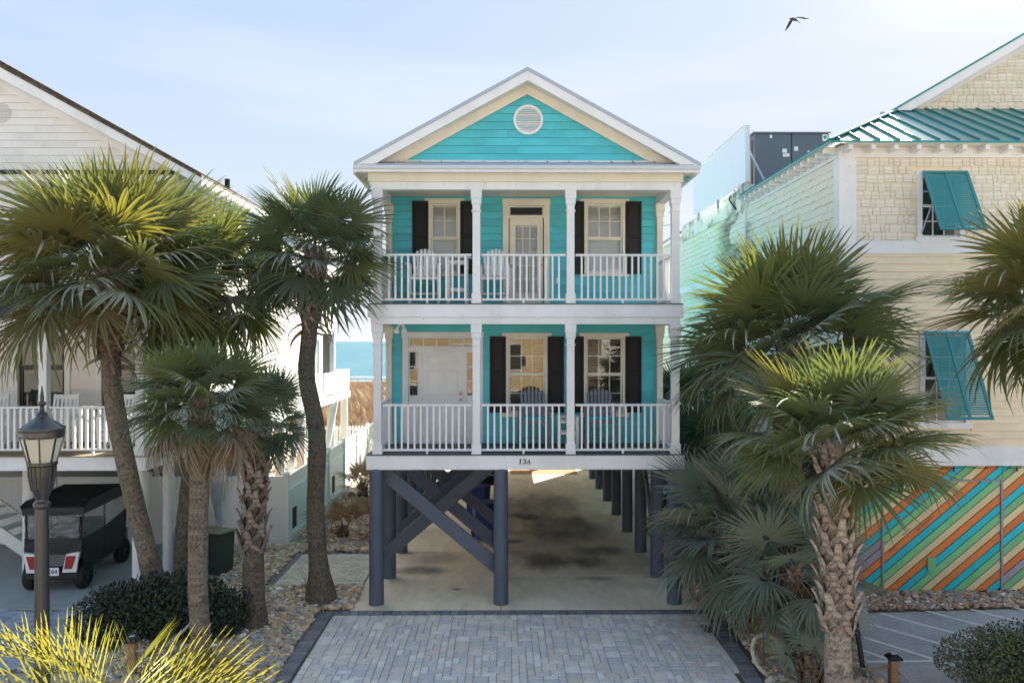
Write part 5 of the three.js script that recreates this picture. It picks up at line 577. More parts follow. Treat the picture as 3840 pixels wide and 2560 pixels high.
palm('palm_tree', 'small palm with stacked leaf bases standing on the gravel', [-5.05, 0, 1.29], [[0, 0, 0], [0, 1.2, 0], [0.02, 2.4, 0], [0.16, 4.0, 0]], (t) => t < 0.1 ? mix(0.28, 0.22, t * 10) : mix(0.22, 0.13, t), { seed: 5, R: 1.0, fronds: 22, boots: [1.55, 3.75, 48, 1.25, bootGrey], bark: barkMat[2], mats: FROND_DARK, hi: 1.3, lo: -0.8, spin: 1.4 });
// right group
palm('palm_tree', 'broad palm between the turquoise house and the cream building', [4.6, 0, 2.0], [[0, 0, 0], [0, 2, 0], [0, 4, 0], [0.02, 5.25, 0]], cone(0.22, 0.2), { seed: 6, R: 2.15, fronds: 42, boots: [3.6, 5.2, 60, 1.05, [bootMat[0], bootMat[1], bootMat[2]]], bark: barkMat[0], mats: [FROND[0], FROND[1], FROND_DARK[1]], hi: 1.45, lo: -0.5, spin: 0.9 });
palm('palm_tree', 'foreground palm with pale criss-cross leaf bases right of the driveway', [3.78, 0, 6.0], [[0, 0, 0], [0, 1.2, 0], [-0.03, 2.6, 0], [-0.03, 4.05, 0]], cone(0.175, 0.15), { seed: 7, R: 1.42, fronds: 38, boots: [1.72, 3.9, 56, 1.12, bootPale], bark: barkMat[3], hi: 1.35, lo: -0.25, spin: 0.2, mats: [FROND[0], FROND[2], FROND[1]], bootLen: 1.05 });
palm('palm_tree', 'palm crown reaching in from the right edge of the picture', [8.1, 0, 4.2], [[0, 0, 0], [0, 3, 0], [0, 6.0, 0]], cone(0.2, 0.18), { seed: 8, R: 1.75, fronds: 42, boots: [4.8, 5.9, 30], bark: barkMat[0], hi: 1.3, lo: -0.8, spin: 2.6 });
// bushy fan palms
function bushPalm(label, base, R, n, mats, seed, lo = -0.7, dead = 0, h = 0.5) { return palm('fan_palm', label, base, [[0, 0, 0], [0, h / 2, 0], [0, h, 0]], cone(0.13, 0.1), { seed, R, fronds: n, mats, hi: 1.35, lo, dead, cat: 'palm', boots: [0.1, h, Math.round(h * 30), 0.8] }); }
bushPalm('bushy blue green fan palm beside the right front piling', [3.95, 0, 1.3], 1.75, 34, FROND_BLUE, 21, -0.85, 0.1, 1.9); bushPalm('fan palm with drooping leaves left of the foreground palm trunk', [4.35, 0, 2.9], 1.35, 24, FROND_BLUE, 22, -0.95, 0.12, 1.6); bushPalm('dark fan palm in the gap beside the turquoise house', [4.5, 0, -2.6], 1.7, 30, FROND_DARK, 23, -0.8, 0.1, 2.6); bushPalm('dark palm farther back in the right gap', [4.6, 0, -6.5], 1.7, 26, FROND_DARK, 24, -0.8, 0, 3.4); bushPalm('low fan palm leaf clump at the gravel edge behind the foreground palm', [4.2, 0, 4.0], 0.8, 9, FROND_BLUE, 25, -0.3, 0, 0.5); bushPalm('small green palm behind the turquoise house by the dune', [-4.7, 0, -19.5], 1.5, 18, FROND, 26, -0.4, 0, 1.9);
bushPalm('withered small palm on the gravel along the fence', [-4.72, 0, -8.2], 0.95, 16, FROND_DEAD, 27, -1.1, 0.5, 1.0); bushPalm('dry brown palm clump on the gravel by the walkway', [-4.75, 0, -5.3], 1.0, 18, [FROND_DEAD[0]], 28, -1.0, 0.5, 0.35);
{ // yellow feather palm near the viewer
  const frond = (seed, L, bend) => { const g = B(), r = mulberry(seed), N = 21, ax = []; for (let i = 0; i <= 14; i++) { const t = i / 14; ax.push(V(L * t * (1 - 0.2 * bend * t), L * (-0.36 * bend * t * t), 0)); } g.tube(ax, (t) => mix(0.009, 0.002, t), 5); const c = new THREE.CatmullRomCurve3(ax);
    for (const s of [-1, 1]) for (let i = 0; i < N; i++) { const t = mix(0.14, 0.99, (i + (s > 0 ? 0.5 : 0)) / N), p = c.getPoint(t), tg = c.getTangent(t), l = L * 0.44 * Math.pow(Math.sin(Math.PI * mix(0.22, 0.9, t)), 0.6) * (0.88 + 0.24 * r()), d = tg.clone().multiplyScalar(0.35 + 0.6 * t).add(V(0, 0.75 + 0.15 * (r() - 0.5), 0)).add(V(0, 0, s * (0.35 + 0.25 * r()))).normalize(); let pr = null; for (let k = 0; k <= 4; k++) { const q = k / 4, e = p.clone().addScaledVector(d, l * q).add(V(0, -0.1 * l * q * q, 0)), w = k === 4 ? 0.0006 : 0.0062 * Math.pow(Math.sin(Math.PI * (0.2 + 0.72 * q)), 0.8), side = d.clone().cross(V(0, 0, 1)).normalize(), nn = V(0, 0.2, 1).normalize(), ids = [g.v(e.clone().addScaledVector(side, w), nn, 0, q), g.v(e.clone().addScaledVector(side, -w), nn, 1, q)]; if (pr) g.x.push(pr[0], pr[1], ids[1], pr[0], ids[1], ids[0]); pr = ids; } } return g.geo(); };
  const t = thing('feather_palm', 'yellow green feather palm rising into the lower left foreground', 'palm', [-3.35, 0, 10.0]), r = mulberry(91), F = [frond(901, 1.15, 0.9), frond(902, 1.3, 1.1), frond(903, 1.05, 0.7)];
  B().tube([V(0, 0, 0), V(0.02, 1, 0), V(0, 2.62, 0)], (s) => mix(0.13, 0.09, s), 12).build('trunk', barkMat[0], t);
  [[0.0, 0.3], [-0.5, 0.1], [3.1, 0.6], [2.6, 0.3], [3.7, 0.4], [1.7, 0.2], [4.6, 0.1], [5.3, 0.2], [0.8, 0.0]].forEach(([a, e], i) => { const m = mesh('frond', F[i % 3], FROND_YELLOW[i % 2], t); m.position.set(0, 2.62, 0); m.rotation.set((r() - 0.5) * 0.3, a, e, 'YZX'); });
}
function shrub(name, label, base, rx, ry, rz, n, leaf, seed, colors, cat = 'shrub') {
  const t = thing(name, label, cat, base), r = mulberry(seed), g = B(), lobes = []; for (let i = 0; i < 9; i++) lobes.push([(r() - 0.5) * 1.2 * rx, ry * (0.35 + 0.4 * r()), (r() - 0.5) * 1.2 * rz, 0.38 + 0.22 * r()]);
  g.c = []; for (let i = 0; i < n; i++) { const [lx, ly, lz, ls] = lobes[Math.floor(r() * 9)], th = r() * 6.28, ph = Math.acos(2 * r() - 1), q = Math.pow(r(), 0.25), d = V(Math.sin(ph) * Math.cos(th), Math.cos(ph), Math.sin(ph) * Math.sin(th)), p = V(lx + d.x * rx * ls * q * 1.15, Math.max(0.03, ly + d.y * ry * ls * 1.1 * q), lz + d.z * rz * ls * q * 1.15), e = new THREE.Euler(r() * 6.28, r() * 6.28, r() * 6.28), A = V(1, 0, 0).applyEuler(e).lerp(d, 0.35).normalize(), Nn = V(0, 1, 0).applyEuler(e).lerp(d, 0.5).normalize(), S = A.clone().cross(Nn).normalize(), l = leaf * (0.7 + 0.6 * r()), w = l * 0.24, P = [p, p.clone().addScaledVector(A, l * 0.5).addScaledVector(S, w), p.clone().addScaledVector(A, l), p.clone().addScaledVector(A, l * 0.5).addScaledVector(S, -w)], ids = P.map((v, k) => g.v(v, Nn, k & 1, k >> 1)), c = colors[Math.floor(r() * colors.length)], b = 0.75 + 0.5 * r(); for (let k = 0; k < 4; k++) g.c.push(c[0] * b, c[1] * b, c[2] * b); g.x.push(ids[0], ids[1], ids[2], ids[0], ids[2], ids[3]); }
  const f = g.build('foliage', mat([1, 1, 1], 0.9, { transmission: 0.2, thickness: 0, clearcoat: 0.35, clearcoatRoughness: 0.4, vertexColors: true, side: THREE.DoubleSide }), t); stuff(f); const s = B(); for (let i = 0; i < 5; i++) s.tube([V(0, -0.02, 0), V((r() - 0.5) * rx * 0.5, ry * 0.3, (r() - 0.5) * rz * 0.5), V((r() - 0.5) * rx * 1.1, ry * 0.62, (r() - 0.5) * rz * 1.1)], (q) => 0.02 - 0.012 * q, 5); s.build('stem', barkMat[2], t); return t;
}
shrub('shrub', 'dark green dense shrub at the foot of the leaning palm', [-6.65, 0, 1.5], 1.15, 0.95, 0.75, 18000, 0.09, 61, [[0.02, 0.045, 0.02], [0.015, 0.035, 0.018], [0.03, 0.055, 0.02]]); shrub('shrub', 'dark shrub behind the short palm trunk, right part of the bed', [-5.6, 0, 1.75], 0.6, 0.8, 0.55, 4000, 0.07, 62, [[0.02, 0.045, 0.02], [0.015, 0.035, 0.018]]); shrub('shrub', 'clipped olive green shrub in the lower right corner', [7.75, 0, 4.4], 1.75, 0.85, 0.95, 34000, 0.055, 63, [[0.10, 0.12, 0.045], [0.075, 0.10, 0.04], [0.13, 0.14, 0.05]]);
{ const t = thing('grass_tuft', 'thin grass tuft beside the slender palm at the walkway', 'grass', [-4.45, 0, -0.4]), r = mulberry(64); for (let i = 0; i < 22; i++) { const a = r() * 6.28, l = 0.35 + 0.4 * r(), g = B(); g.tube([V(0, 0, 0), V(Math.cos(a) * l * 0.2, l * 0.6, Math.sin(a) * l * 0.2), V(Math.cos(a) * l * 0.55, l, Math.sin(a) * l * 0.55)], (q) => 0.007 * (1 - q) + 0.001, 4); g.build('blade', FROND_DARK[1], t); } }
// ---------------------------------------------------------------- furniture on the porches
function balconyChair(label, pos, turn, m, cushion, group, seatY = 0.62) {
  const t = thing('balcony_chair', label, 'chair', pos, turn, group), H = 1.24, w = 0.27;
  for (let i = 0; i < 7; i++) { const f = (i - 3) / 3, top = H - 0.10 * f * f, x0 = f * 0.19, x1 = f * 0.25, g = B(); g.bar(V(x0, seatY - 0.03, -0.2), V(x1, top - 0.0, -0.4), 0.062, 0.018, V(0, 0.25, 1).normalize(), 0.004); g.build('back_slat', m, t); }
  B().bar(V(-0.25, seatY + 0.2, -0.285), V(0.25, seatY + 0.2, -0.285), 0.03, 0.06).build('back_rail', m, t); for (let i = 0; i < 5; i++) B().cbox(-w, w, seatY - 0.012 - 0.014 * (4 - i) * 0.5, seatY + 0.008 - 0.014 * (4 - i) * 0.5, -0.2 + i * 0.095, -0.115 + i * 0.095, 0.004).build('seat_slat', m, t);
  for (const s of [-1, 1]) { B().cbox(s * 0.3 - 0.022, s * 0.3 + 0.022, 0, seatY + 0.22, 0.2, 0.27, 0.004).build('leg', m, t); B().bar(V(s * 0.3, 0, -0.34), V(s * 0.3, seatY + 0.22, -0.24), 0.044, 0.07, V(0, 0, 1)).build('leg', m, t); B().cbox(s * 0.33 - 0.065, s * 0.33 + 0.065, seatY + 0.22, seatY + 0.242, -0.32, 0.33, 0.006).build('arm', m, t); B().cbox(s * 0.28 - 0.02, s * 0.28 + 0.02, seatY - 0.07, seatY - 0.03, -0.28, 0.25, 0.004).build('side_rail', m, t); B().cbox(s * 0.28 - 0.02, s * 0.28 + 0.02, 0.2, 0.25, -0.3, 0.25, 0.004).build('side_rail', m, t); }
  B().cbox(-0.28, 0.28, 0.22, 0.245, 0.19, 0.31, 0.004).build('footrest', m, t); B().cbox(-0.28, 0.28, seatY - 0.09, seatY - 0.03, 0.23, 0.255, 0.004).build('apron', m, t);
  if (cushion) cbox(-0.24, 0.24, seatY + 0.006, seatY + 0.045, -0.18, 0.27, 0.018).build('cushion', cushion, t);
  return t;
}
function tallTable(label, pos, m, h = 1.02, r = 0.3) { const t = thing('side_table', label, 'table', pos); for (let i = -2; i <= 2; i++) { const hw = Math.sqrt(Math.max(0.004, r * r - (i * 0.115) ** 2)); B().cbox(-hw, hw, h - 0.022, h, i * 0.115 - 0.054, i * 0.115 + 0.054, 0.004).build('top_slat', m, t); } for (const a of [-1, 1]) for (const b of [-1, 1]) B().cbox(a * 0.19 - 0.03, a * 0.19 + 0.03, 0, h - 0.022, b * 0.17 - 0.018, b * 0.17 + 0.018, 0.004).build('leg', m, t); for (const y of [0.3, h - 0.14]) for (const b of [-1, 1]) B().cbox(-0.16, 0.16, y, y + 0.06, b * 0.17 - 0.012, b * 0.17 + 0.012, 0.003).build('stretcher', m, t); return t; }
{
  const pw = mat([0.84, 0.84, 0.84], 0.4), pg = mat([0.17, 0.19, 0.22], 0.5), cu = mat([0.03, 0.5, 0.55], 0.8);
  balconyChair('white tall slat-back chair at the left end of the upper porch', [-2.12, 6.03, -0.85], 0.06, pw); balconyChair('white tall slat-back chair beside the upper porch door', [-0.63, 6.03, -0.85], -0.05, pw); tallTable('white slatted tall table between the upper porch chairs', [-1.42, 6.03, -0.9], pw);
  balconyChair('grey tall chair with turquoise cushion under the middle window', [0.2, 3.015, -0.85], 0.05, pg, cu); balconyChair('grey tall chair with turquoise cushion under the right window', [1.6, 3.015, -0.85], -0.06, pg, cu); tallTable('small white table between the grey porch chairs', [0.92, 3.015, -0.9], pw, 0.68, 0.24);
  const rocker = (label, pos, turn) => { const t = thing('rocking_chair', label, 'rocking chair', pos, turn, 'rocking chairs on the neighbour porch'), m = pw; for (const s of [-1, 1]) { const pts = []; for (let i = 0; i <= 10; i++) { const q = i / 10 * 2 - 1; pts.push(V(s * 0.27, 0.03 + 0.1 * q * q, q * 0.42)); } B().tube(pts, 0.022, 6).build('rocker', m, t); B().bar(V(s * 0.27, 0.04, 0.22), V(s * 0.27, 0.68, 0.24), 0.045, 0.045, V(0, 0, 1)).build('leg', m, t); B().bar(V(s * 0.27, 0.05, -0.2), V(s * 0.25, 1.16, -0.4), 0.045, 0.045, V(0, 0, 1)).build('leg', m, t); B().cbox(s * 0.29 - 0.045, s * 0.29 + 0.045, 0.68, 0.7, -0.28, 0.32, 0.005).build('arm', m, t); } for (let i = 0; i < 6; i++) B().cbox(-0.26, 0.26, 0.42, 0.44, -0.24 + i * 0.085, -0.17 + i * 0.085, 0.004).build('seat_slat', m, t); for (let i = -2; i <= 2; i++) B().bar(V(i * 0.09, 0.5, -0.28), V(i * 0.09, 1.06, -0.385), 0.05, 0.016, V(0, 0.2, 1)).build('back_slat', m, t); B().bar(V(-0.27, 1.1, -0.39), V(0.27, 1.1, -0.39), 0.03, 0.1).build('top_rail', m, t); B().bar(V(-0.26, 0.5, -0.28), V(0.26, 0.5, -0.28), 0.03, 0.05).build('back_rail', m, t); for (const y of [0.18, 0.3]) B().bar(V(-0.26, y, 0.225), V(0.26, y, 0.225), 0.025, 0.03).build('stretcher', m, t); };
  rocker('white rocking chair behind the lantern on the neighbour porch', [-10.3, 2.92, -1.75], 0.1); rocker('white rocking chair nearest the leaning palm on the neighbour porch', [-9.05, 2.92, -1.75], -0.1); rocker('white rocking chair at the far left edge of the neighbour porch', [-11.9, 2.92, -1.8], 0.15);
}
// ---------------------------------------------------------------- lantern post
{
  const t = thing('street_lamp', 'black lantern lamp post with frosted panes in the left foreground', 'lamp', [-5.35, 0, 7.5]), bk = mat([0.02, 0.02, 0.022], 0.35, { clearcoat: 0.4, clearcoatRoughness: 0.25 }), fr = mat([0.85, 0.8, 0.66], 0.85, { transmission: 0.5, thickness: 0, side: THREE.DoubleSide }), Y = 3.98;
  B().lathe([[0.16, 0], [0.16, 0.25], [0.12, 0.32], [0.1, 0.45], [0.088, 0.6], [0.066, 3.36], [0.066, 3.5], [0.085, 3.53], [0.085, 3.56], [0.06, 3.58], [0.06, 3.62]], 0, 0, 20).build('post', bk, t);
  { const g = B(), prof = [[0.06, 3.6], [0.075, 3.64], [0.105, 3.72], [0.125, 3.85], [0.13, 3.95], [0.15, 3.965], [0.15, 3.985], [0, 3.985]]; g.lathe(prof, 0, 0, 24); for (let i = 0; i < 16; i++) { const a = (i / 16) * 2 * Math.PI; g.tube([V(Math.cos(a) * 0.1, 3.7, Math.sin(a) * 0.1), V(Math.cos(a) * 0.127, 3.85, Math.sin(a) * 0.127), V(Math.cos(a) * 0.133, 3.95, Math.sin(a) * 0.133)], 0.009, 5); } g.build('fitter', bk, t); }
  const n = 8, P = (r, i, y) => { const a = ((i + 0.5) / n) * 2 * Math.PI; return V(Math.cos(a) * r, y, Math.sin(a) * r); }; const cg = B(); for (let i = 0; i < n; i++) { cg.bar(P(0.135, i, Y), P(0.205, i, 4.26), 0.014, 0.014); cg.bar(P(0.135, i, Y + 0.005), P(0.135, i + 1, Y + 0.005), 0.016, 0.016); cg.bar(P(0.205, i, 4.26), P(0.205, i + 1, 4.26), 0.016, 0.02); } cg.build('cage', bk, t);
  for (let i = 0; i < n; i++) { const g = B(), e = (a, b, f) => a.clone().lerp(b, f); const a = P(0.13, i, Y + 0.01), b = P(0.13, i + 1, Y + 0.01), c = P(0.2, i + 1, 4.25), d = P(0.2, i, 4.25); g.face([e(a, b, 0.06), e(b, a, 0.06), e(c, d, 0.05), e(d, c, 0.05)]); g.build('pane', fr, t); }
  B().lathe([[0.205, 4.25], [0.225, 4.27], [0.225, 4.32], [0.235, 4.335], [0.235, 4.35], [0.2, 4.37], [0.06, 4.47], [0.05, 4.5], [0.055, 4.51], [0.03, 4.53], [0.02, 4.58], [0.045, 4.61], [0.045, 4.62], [0.018, 4.64], [0.022, 4.67], [0.004, 4.8], [0, 4.8]], 0, 0, 8).build('roof', bk, t);
}
// ---------------------------------------------------------------- golf cart in the neighbour carport
{
  const t = thing('golf_cart', 'black golf cart with clear rain cover parked under the white house', 'golf cart', [-10.03, 0, -2.1], 0.07), bk = mat([0.012, 0.012, 0.013], 0.5), gl = mat([0.014, 0.014, 0.016], 0.2, { clearcoat: 0.8, clearcoatRoughness: 0.1 }), film = mat([0.6, 0.62, 0.6], 0.08, { transmission: 0.8, thickness: 0, side: THREE.DoubleSide }), W = 0.58;
  // local axes: -z forward, +z rear towards the viewer
  B().prism([[-1.35, 0.35], [1.2, 0.35], [1.28, 0.55], [1.22, 0.78], [0.4, 0.8], [-0.2, 0.5], [-0.9, 0.5], [-1.05, 0.85], [-1.3, 0.75]], (z, y, x) => V(x, y, z), -W + 0.04, W - 0.04).build('body', gl, t);
  { const g = B(), q = []; const prof = [[-1.1, 1.83], [-1.15, 1.78], [1.2, 1.74], [1.24, 1.8], [1.0, 1.88], [-0.7, 1.93]]; g.prism(prof, (z, y, x) => V(x, y, z), -W - 0.08, W + 0.08); g.build('roof', bk, t); for (const s of [-1, 1]) B().bar(V(s * 0.5, 1.925, -0.65), V(s * 0.5, 1.885, 0.95), 0.1, 0.03).build('roof_rib', bk, t); }
  for (const s of [-1, 1]) for (const [z0, z1] of [[-1.02, -1.1], [1.1, 1.15], [0.1, 0.1]]) B().bar(V(s * W, 0.5, z0), V(s * W, 1.76, z1), 0.035, 0.035).build('roof_post', bk, t);
  const r = mulberry(71), sheet = (nm, m, f, nu, nv, amp) => { const g = B(), id = []; for (let j = 0; j <= nv; j++) for (let i = 0; i <= nu; i++) { const p = f(i / nu, j / nv, amp * (fbm(i / nu, j / nv, 6, 77, 4) - 0.5)); id.push(g.v(p, V(0, 0, 1), i / nu, j / nv)); } for (let j = 0; j < nv; j++) for (let i = 0; i < nu; i++) { const a = j * (nu + 1) + i; g.x.push(a, a + 1, a + nu + 2, a, a + nu + 2, a + nu + 1); } const geo = g.geo(); geo.computeVertexNormals(); return mesh(nm, geo, m, t); };
  sheet('rear_window', film, (u, v, d) => V(mix(-W + 0.06, W - 0.06, u), mix(1.12, 1.62, v), 1.2 + d), 40, 24, 0.13);
  sheet('rear_curtain', bk, (u, v, d) => V(mix(-W, W, u), mix(0.72, 1.13, v), 1.22 + d), 12, 6, 0.03); sheet('rear_valance', bk, (u, v, d) => V(mix(-W - 0.04, W + 0.04, u), mix(1.6, 1.77, v), 1.215 + d), 12, 4, 0.02);
  for (const s of [-1, 1]) { sheet('side_curtain', bk, (u, v, d) => V(s * (W + 0.01) + d, mix(0.42, mix(1.12, 1.28, u < 0.5 ? 0 : (u - 0.5) * 2), v), mix(1.2, -1.0, u)), 14, 6, 0.03); sheet('side_window', film, (u, v, d) => V(s * (W + 0.015) + d, mix(mix(1.12, 1.28, u < 0.5 ? 0 : (u - 0.5) * 2), 1.66, v), mix(1.18, -1.02, u)), 14, 6, 0.03); sheet('side_valance', bk, (u, v, d) => V(s * (W + 0.05) + d, mix(1.63, 1.78, v), mix(1.22, -1.1, u)), 12, 3, 0.02); }
  for (const s of [-1, 1]) for (const z of [1.0, -1.0]) { const wh = new THREE.Group(); const tg = B(); tg.lathe([[0.14, -0.1], [0.25, -0.1], [0.285, -0.06], [0.285, 0.06], [0.25, 0.1], [0.14, 0.1]], 0, 0, 28); const ty = tg.build('wheel', M.rubber, t); ty.rotation.z = Math.PI / 2; ty.position.set(s * 0.52, 0.285, z); const rg = B(); rg.cyl(0, -0.06, 0.06, 0, 0.145, 0.145, 24); for (let i = 0; i < 7; i++) { const a = (i / 7) * 2 * Math.PI; rg.bar(V(0, -s * 0.085, 0), V(Math.cos(a) * 0.15, -s * 0.085, Math.sin(a) * 0.15), 0.028, 0.03); } rg.build('rim', mat([0.12, 0.12, 0.125], 0.3, { metalness: 0.7 }), ty); }
  const wp = mat([0.8, 0.82, 0.86], 0.35); for (const s of [-1, 1]) { const f = B(); f.prism([[s * 0.22, 0.42], [s * 0.5, 0.42], [s * 0.56, 0.84], [s * 0.3, 0.8]], (x, y, z) => V(x, y, z), 1.16, 1.3); const o = f.build('rear_fender', wp, t); B().prism([[s * 0.27, 0.5], [s * 0.42, 0.5], [s * 0.5, 0.77], [s * 0.31, 0.77]], (x, y, z) => V(x, y, z), 1.3, 1.325).build('tail_light', mat([0.35, 0.03, 0.015], 0.2, { clearcoat: 0.8 }), o); }
  cbox(-0.55, 0.55, 0.26, 0.42, 1.14, 1.3, 0.03).build('bumper', bk, t); const pl = cbox(-0.16, 0.16, 0.36, 0.53, 1.31, 1.32, 0.004).build('license_plate', mat([0.82, 0.84, 0.86], 0.5), t); text('164', 0.085, 0.003, mat([0.03, 0.05, 0.15], 0.5), 'plate_number', pl, new THREE.Matrix4().makeTranslation(-0.06, 0.405, 1.32), fontSans);
  for (const s of [-1, 1]) { B().bar(V(s * 0.58, 1.42, -1.03), V(s * 0.7, 1.42, -1.0), 0.02, 0.02).build('mirror_arm', bk, t); cbox(s * 0.78 - 0.08, s * 0.78 + 0.08, 1.35, 1.53, -1.04, -1.0, 0.02).build('mirror', mat([0.6, 0.6, 0.6], 0.1, { metalness: 0.9 }), t); }
  for (const z of [0.45, -0.3]) { cbox(-0.5, 0.5, 0.78, 0.9, z - 0.25, z + 0.2, 0.03).build('seat', mat([0.1, 0.1, 0.1], 0.7), t); cbox(-0.5, 0.5, 0.9, 1.3, z + 0.16, z + 0.26, 0.03).build('seat_back', mat([0.1, 0.1, 0.1], 0.7), t); }
}
// ---------------------------------------------------------------- bins, posts, ropes and small things
function bin(label, pos, turn, c, lid) { const t = thing('wheelie_bin', label, 'bin', pos, turn), m = mat(c, 0.5), h = 0.95; B().prism([[-0.24, 0.06], [0.24, 0.06], [0.3, h], [-0.3, h]], (x, y, z) => V(x, y, z), -0.28, 0.26).build('body', m, t); cbox(-0.32, 0.32, h, h + 0.05, -0.34, 0.34, 0.02).build('lid', mat(lid, 0.5), t); B().tube([V(-0.26, h + 0.02, -0.36), V(-0.2, h + 0.03, -0.42), V(0.2, h + 0.03, -0.42), V(0.26, h + 0.02, -0.36)], 0.018, 8).build('handle', m, t); for (const s of [-1, 1]) { const w = B().cyl(0, -0.03, 0.03, 0, 0.12, 0.12, 18).build('wheel', M.rubber, t); w.rotation.z = Math.PI / 2; w.position.set(s * 0.27, 0.12, -0.28); } return t; }
bin('dark green wheeled bin behind the short palm trunk', [-6.95, 0, -2.1], 1.2, [0.035, 0.06, 0.045], [0.03, 0.055, 0.04]); bin('blue bin beside the white carport post', [-7.62, 0, -2.3], 0.4, [0.02, 0.06, 0.45], [0.015, 0.05, 0.4]); bin('blue recycling bin under the turquoise house behind the braces', [-0.95, 0, -5.2], 0.2, [0.01, 0.04, 0.22], [0.01, 0.04, 0.2]); bin('second blue bin farther back under the turquoise house', [-1.2, 0, -7.6], -0.3, [0.01, 0.04, 0.2], [0.01, 0.035, 0.18]);
{ // barbecue behind the bins
  const t = thing('barbecue', 'black covered barbecue under the turquoise house', 'barbecue', [-1.0, 0, -9.3]); cbox(-0.45, 0.45, 0.75, 1.0, -0.28, 0.28, 0.03).build('firebox', M.black, t); B().prism([[-0.28, 1.0], [0.28, 1.0], [0.2, 1.2], [-0.2, 1.22]], (z, y, x) => V(x, y, z), -0.44, 0.44).build('lid', M.black, t); for (const a of [-0.4, 0.4]) for (const b of [-0.24, 0.24]) B().cyl(a, 0, 0.75, b, 0.025, 0.025, 8).build('leg', M.black, t); B().bar(V(-0.3, 1.08, 0.31), V(0.3, 1.08, 0.31), 0.03, 0.03).build('handle', M.tin, t);
}
{ const rg = B(); rg.cbox(-0.15, 2.5, 0.002, 0.014, -16.8, -15.6, 0.004); tag(rg.build('floor_mat', mat([0.36, 0.2, 0.09], 0.95, { map: tGrain })), 'brown woven mat at the back of the carport floor', 'mat'); }
function postCap(label, x, z, h) { const t = thing('wood_post', label, 'post', [x, 0, z], 0, 'rope posts'); cbox(-0.065, 0.065, 0, h, -0.065, 0.065, 0.008).build('post', mat([0.32, 0.19, 0.1], 0.85, { map: tGrain }), t); const g = B(); g.cbox(-0.1, 0.1, h, h + 0.04, -0.1, 0.1, 0.006); const p = [[-1, -1], [1, -1], [1, 1], [-1, 1]].map(([a, b]) => V(a * 0.095, h + 0.04, b * 0.095)), q = p.map((v) => V(v.x * 0.45, h + 0.085, v.z * 0.45)); for (let i = 0; i < 4; i++) { const j = (i + 1) % 4; g.face([p[i], p[j], q[j], q[i]], V(0, h, 0)); } g.face(q, V(0, h, 0)); g.build('solar_cap', M.black, t); box(-0.04, 0.04, h + 0.086, h + 0.09, -0.04, 0.04).build('solar_panel', mat([0.5, 0.55, 0.6], 0.2), t); }
postCap('wooden rope post with black cap beside the parking lot shrub', 5.52, 3.9, 0.42); postCap('wooden rope post half hidden by the fan palm leaf', 4.72, 2.45, 1.1); postCap('wooden rope post with black cap by the left gravel bed', -6.3, 3.4, 0.55);
function rope(label, pts, rad, m, cat = 'rope') { const c = new THREE.CatmullRomCurve3(pts.map((p) => V(...p))), n = 90, ax = c.getPoints(n), g = B(); const fr = c.computeFrenetFrames(n, false); for (let s = 0; s < 3; s++) g.tube(ax.map((p, i) => { const a = (s / 3) * 2 * Math.PI + i * 0.55; return p.clone().addScaledVector(fr.normals[i], Math.cos(a) * rad * 0.55).addScaledVector(fr.binormals[i], Math.sin(a) * rad * 0.55); }), rad * 0.62, 6); tag(g.build('rope', m), label, cat); }
const ropeM = mat([0.55, 0.48, 0.38], 0.9, { map: tGrain });
rope('thick cream rope looped on the stones beside the driveway', [[4.02, 0.03, 3.55], [3.98, 0.14, 3.4], [4.02, 0.3, 3.25], [3.95, 0.44, 3.15], [3.8, 0.5, 3.1], [3.64, 0.44, 3.12], [3.57, 0.3, 3.2], [3.6, 0.12, 3.35], [3.7, 0.03, 3.5], [3.85, 0.03, 3.7]], 0.032, mat([0.66, 0.58, 0.45], 0.9, { map: tGrain }));
rope('weathered rope hanging between the rope post and the palm', [[4.75, 0.42, 4.0], [4.95, 0.3, 3.95], [5.2, 0.27, 3.92], [5.46, 0.32, 3.9]], 0.02, mat([0.26, 0.18, 0.13], 0.9)); rope('rope sagging forward from the capped post', [[5.56, 0.3, 3.94], [5.66, 0.16, 4.2], [5.75, 0.08, 4.5], [5.9, 0.05, 5.0]], 0.02, mat([0.36, 0.32, 0.3], 0.9)); rope('grey rope slung beside the dark shrub', [[-5.33, 0.95, 3.1], [-5.6, 0.62, 3.15], [-5.95, 0.4, 3.3], [-6.24, 0.4, 3.4]], 0.022, mat([0.4, 0.38, 0.36], 0.9));
{ const t = thing('sign_post', 'dark leaning sign post with a pale panel behind the foreground palm', 'sign', [5.17, 0, 3.7]); B().bar(V(0, -0.02, 0), V(-0.2, 1.42, -0.05), 0.06, 0.06, V(0, 0, 1)).build('post', M.dark, t); B().bar(V(0.0, 0.75, -0.06), V(-0.1, 1.38, -0.09), 0.26, 0.01, V(0.2, 0.03, 1)).build('panel', mat([0.2, 0.23, 0.22], 0.6), t); }
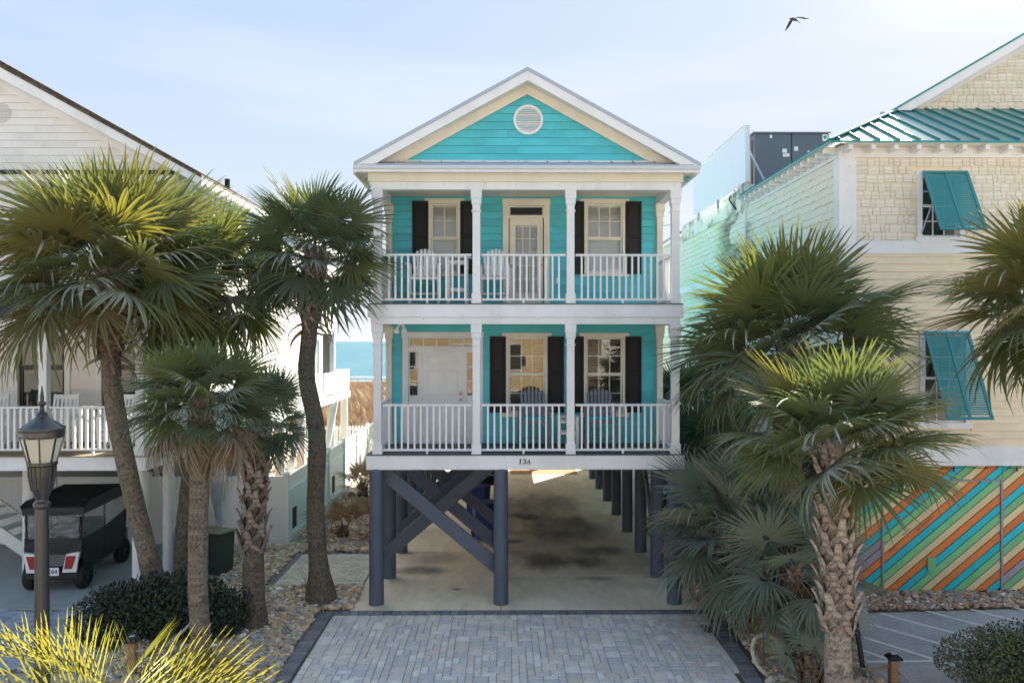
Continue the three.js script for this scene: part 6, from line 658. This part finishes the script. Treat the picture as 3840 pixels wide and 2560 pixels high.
{ // bird
  const t = thing('bird', 'dark bird gliding in the upper right sky', 'bird', [12.75, 19.9, -20], 0.2), m = mat([0.06, 0.045, 0.05], 0.8), g = B();
  g.tube([V(-0.24, -0.03, 0.05), V(-0.17, 0, 0), V(-0.05, 0, 0), V(0.1, -0.03, 0), V(0.2, -0.06, 0)], (s) => [0.004, 0.045, 0.075, 0.06, 0.02][Math.round(s * 4)], 10); g.tube([V(0.18, -0.05, 0), V(0.34, -0.16, 0)], (s) => 0.02 - 0.012 * s, 6);
  const wing = (pts) => { let pr = null; for (const [a, b, w] of pts) { const q = [V(a, b, 0).add(V(w * 0.6, w * 0.15, 0.05)), V(a, b, 0.02), V(a, b, 0).add(V(-w * 0.4, -w * 0.1, -0.05))]; const ids = q.map((p) => g.v(p, V(0, 0.6, 0.8).normalize(), 0, 0)); if (pr) for (let k = 0; k < 2; k++) g.x.push(pr[k], pr[k + 1], ids[k + 1], pr[k], ids[k + 1], ids[k]); pr = ids; } };
  wing([[-0.05, 0.0, 0.16], [-0.16, -0.1, 0.14], [-0.24, -0.26, 0.13], [-0.32, -0.42, 0.09], [-0.42, -0.56, 0.02]]); wing([[0.0, 0.03, 0.1], [0.14, 0.09, 0.05], [0.4, 0.1, 0.05], [0.6, 0.07, 0.05], [0.76, 0.1, 0.01]]); g.build('body', m, t);
}

tag(B().tube([V(-10.82, 1.95, -1.95), V(-10.8, 1.5, -1.9), V(-10.84, 1.0, -1.9), V(-10.76, 0.6, -1.85), V(-10.72, 0.2, -1.8), V(-10.6, 0.02, -1.75)], 0.012, 6).build('extension_cord', mat([0.75, 0.2, 0.04], 0.6)), 'orange cord hanging down the carport piling at the far left', 'cord');
tag(cbox(-9.3, -9.2, 0, 2.5, -13.6, -10.2, 0.01).build('partition', mat([0.72, 0.27, 0.19], 0.7, { map: tPaint })), 'coral coloured partition between the pilings under the white house', 'partition');  // upright slab in one even coral colour
{ const t = thing('outdoor_stair', 'white stair rising at the far left of the carport', 'stair', [-13.2, 0, -3.2]); for (const z of [-0.5, 0.5]) B().bar(V(2.0, 0.1, z), V(-1.8, 2.75, z), 0.05, 0.28, V(0.57, 0.82, 0)).build('stringer', M.vinyl, t); for (let i = 0; i < 13; i++) { const f = (i + 0.5) / 13; cbox(mix(2.0, -1.8, f) - 0.14, mix(2.0, -1.8, f) + 0.14, mix(0.15, 2.7, f), mix(0.15, 2.7, f) + 0.035, -0.47, 0.47, 0.006).build('tread', M.vinyl, t); } }
renderer.render(scene, camera);
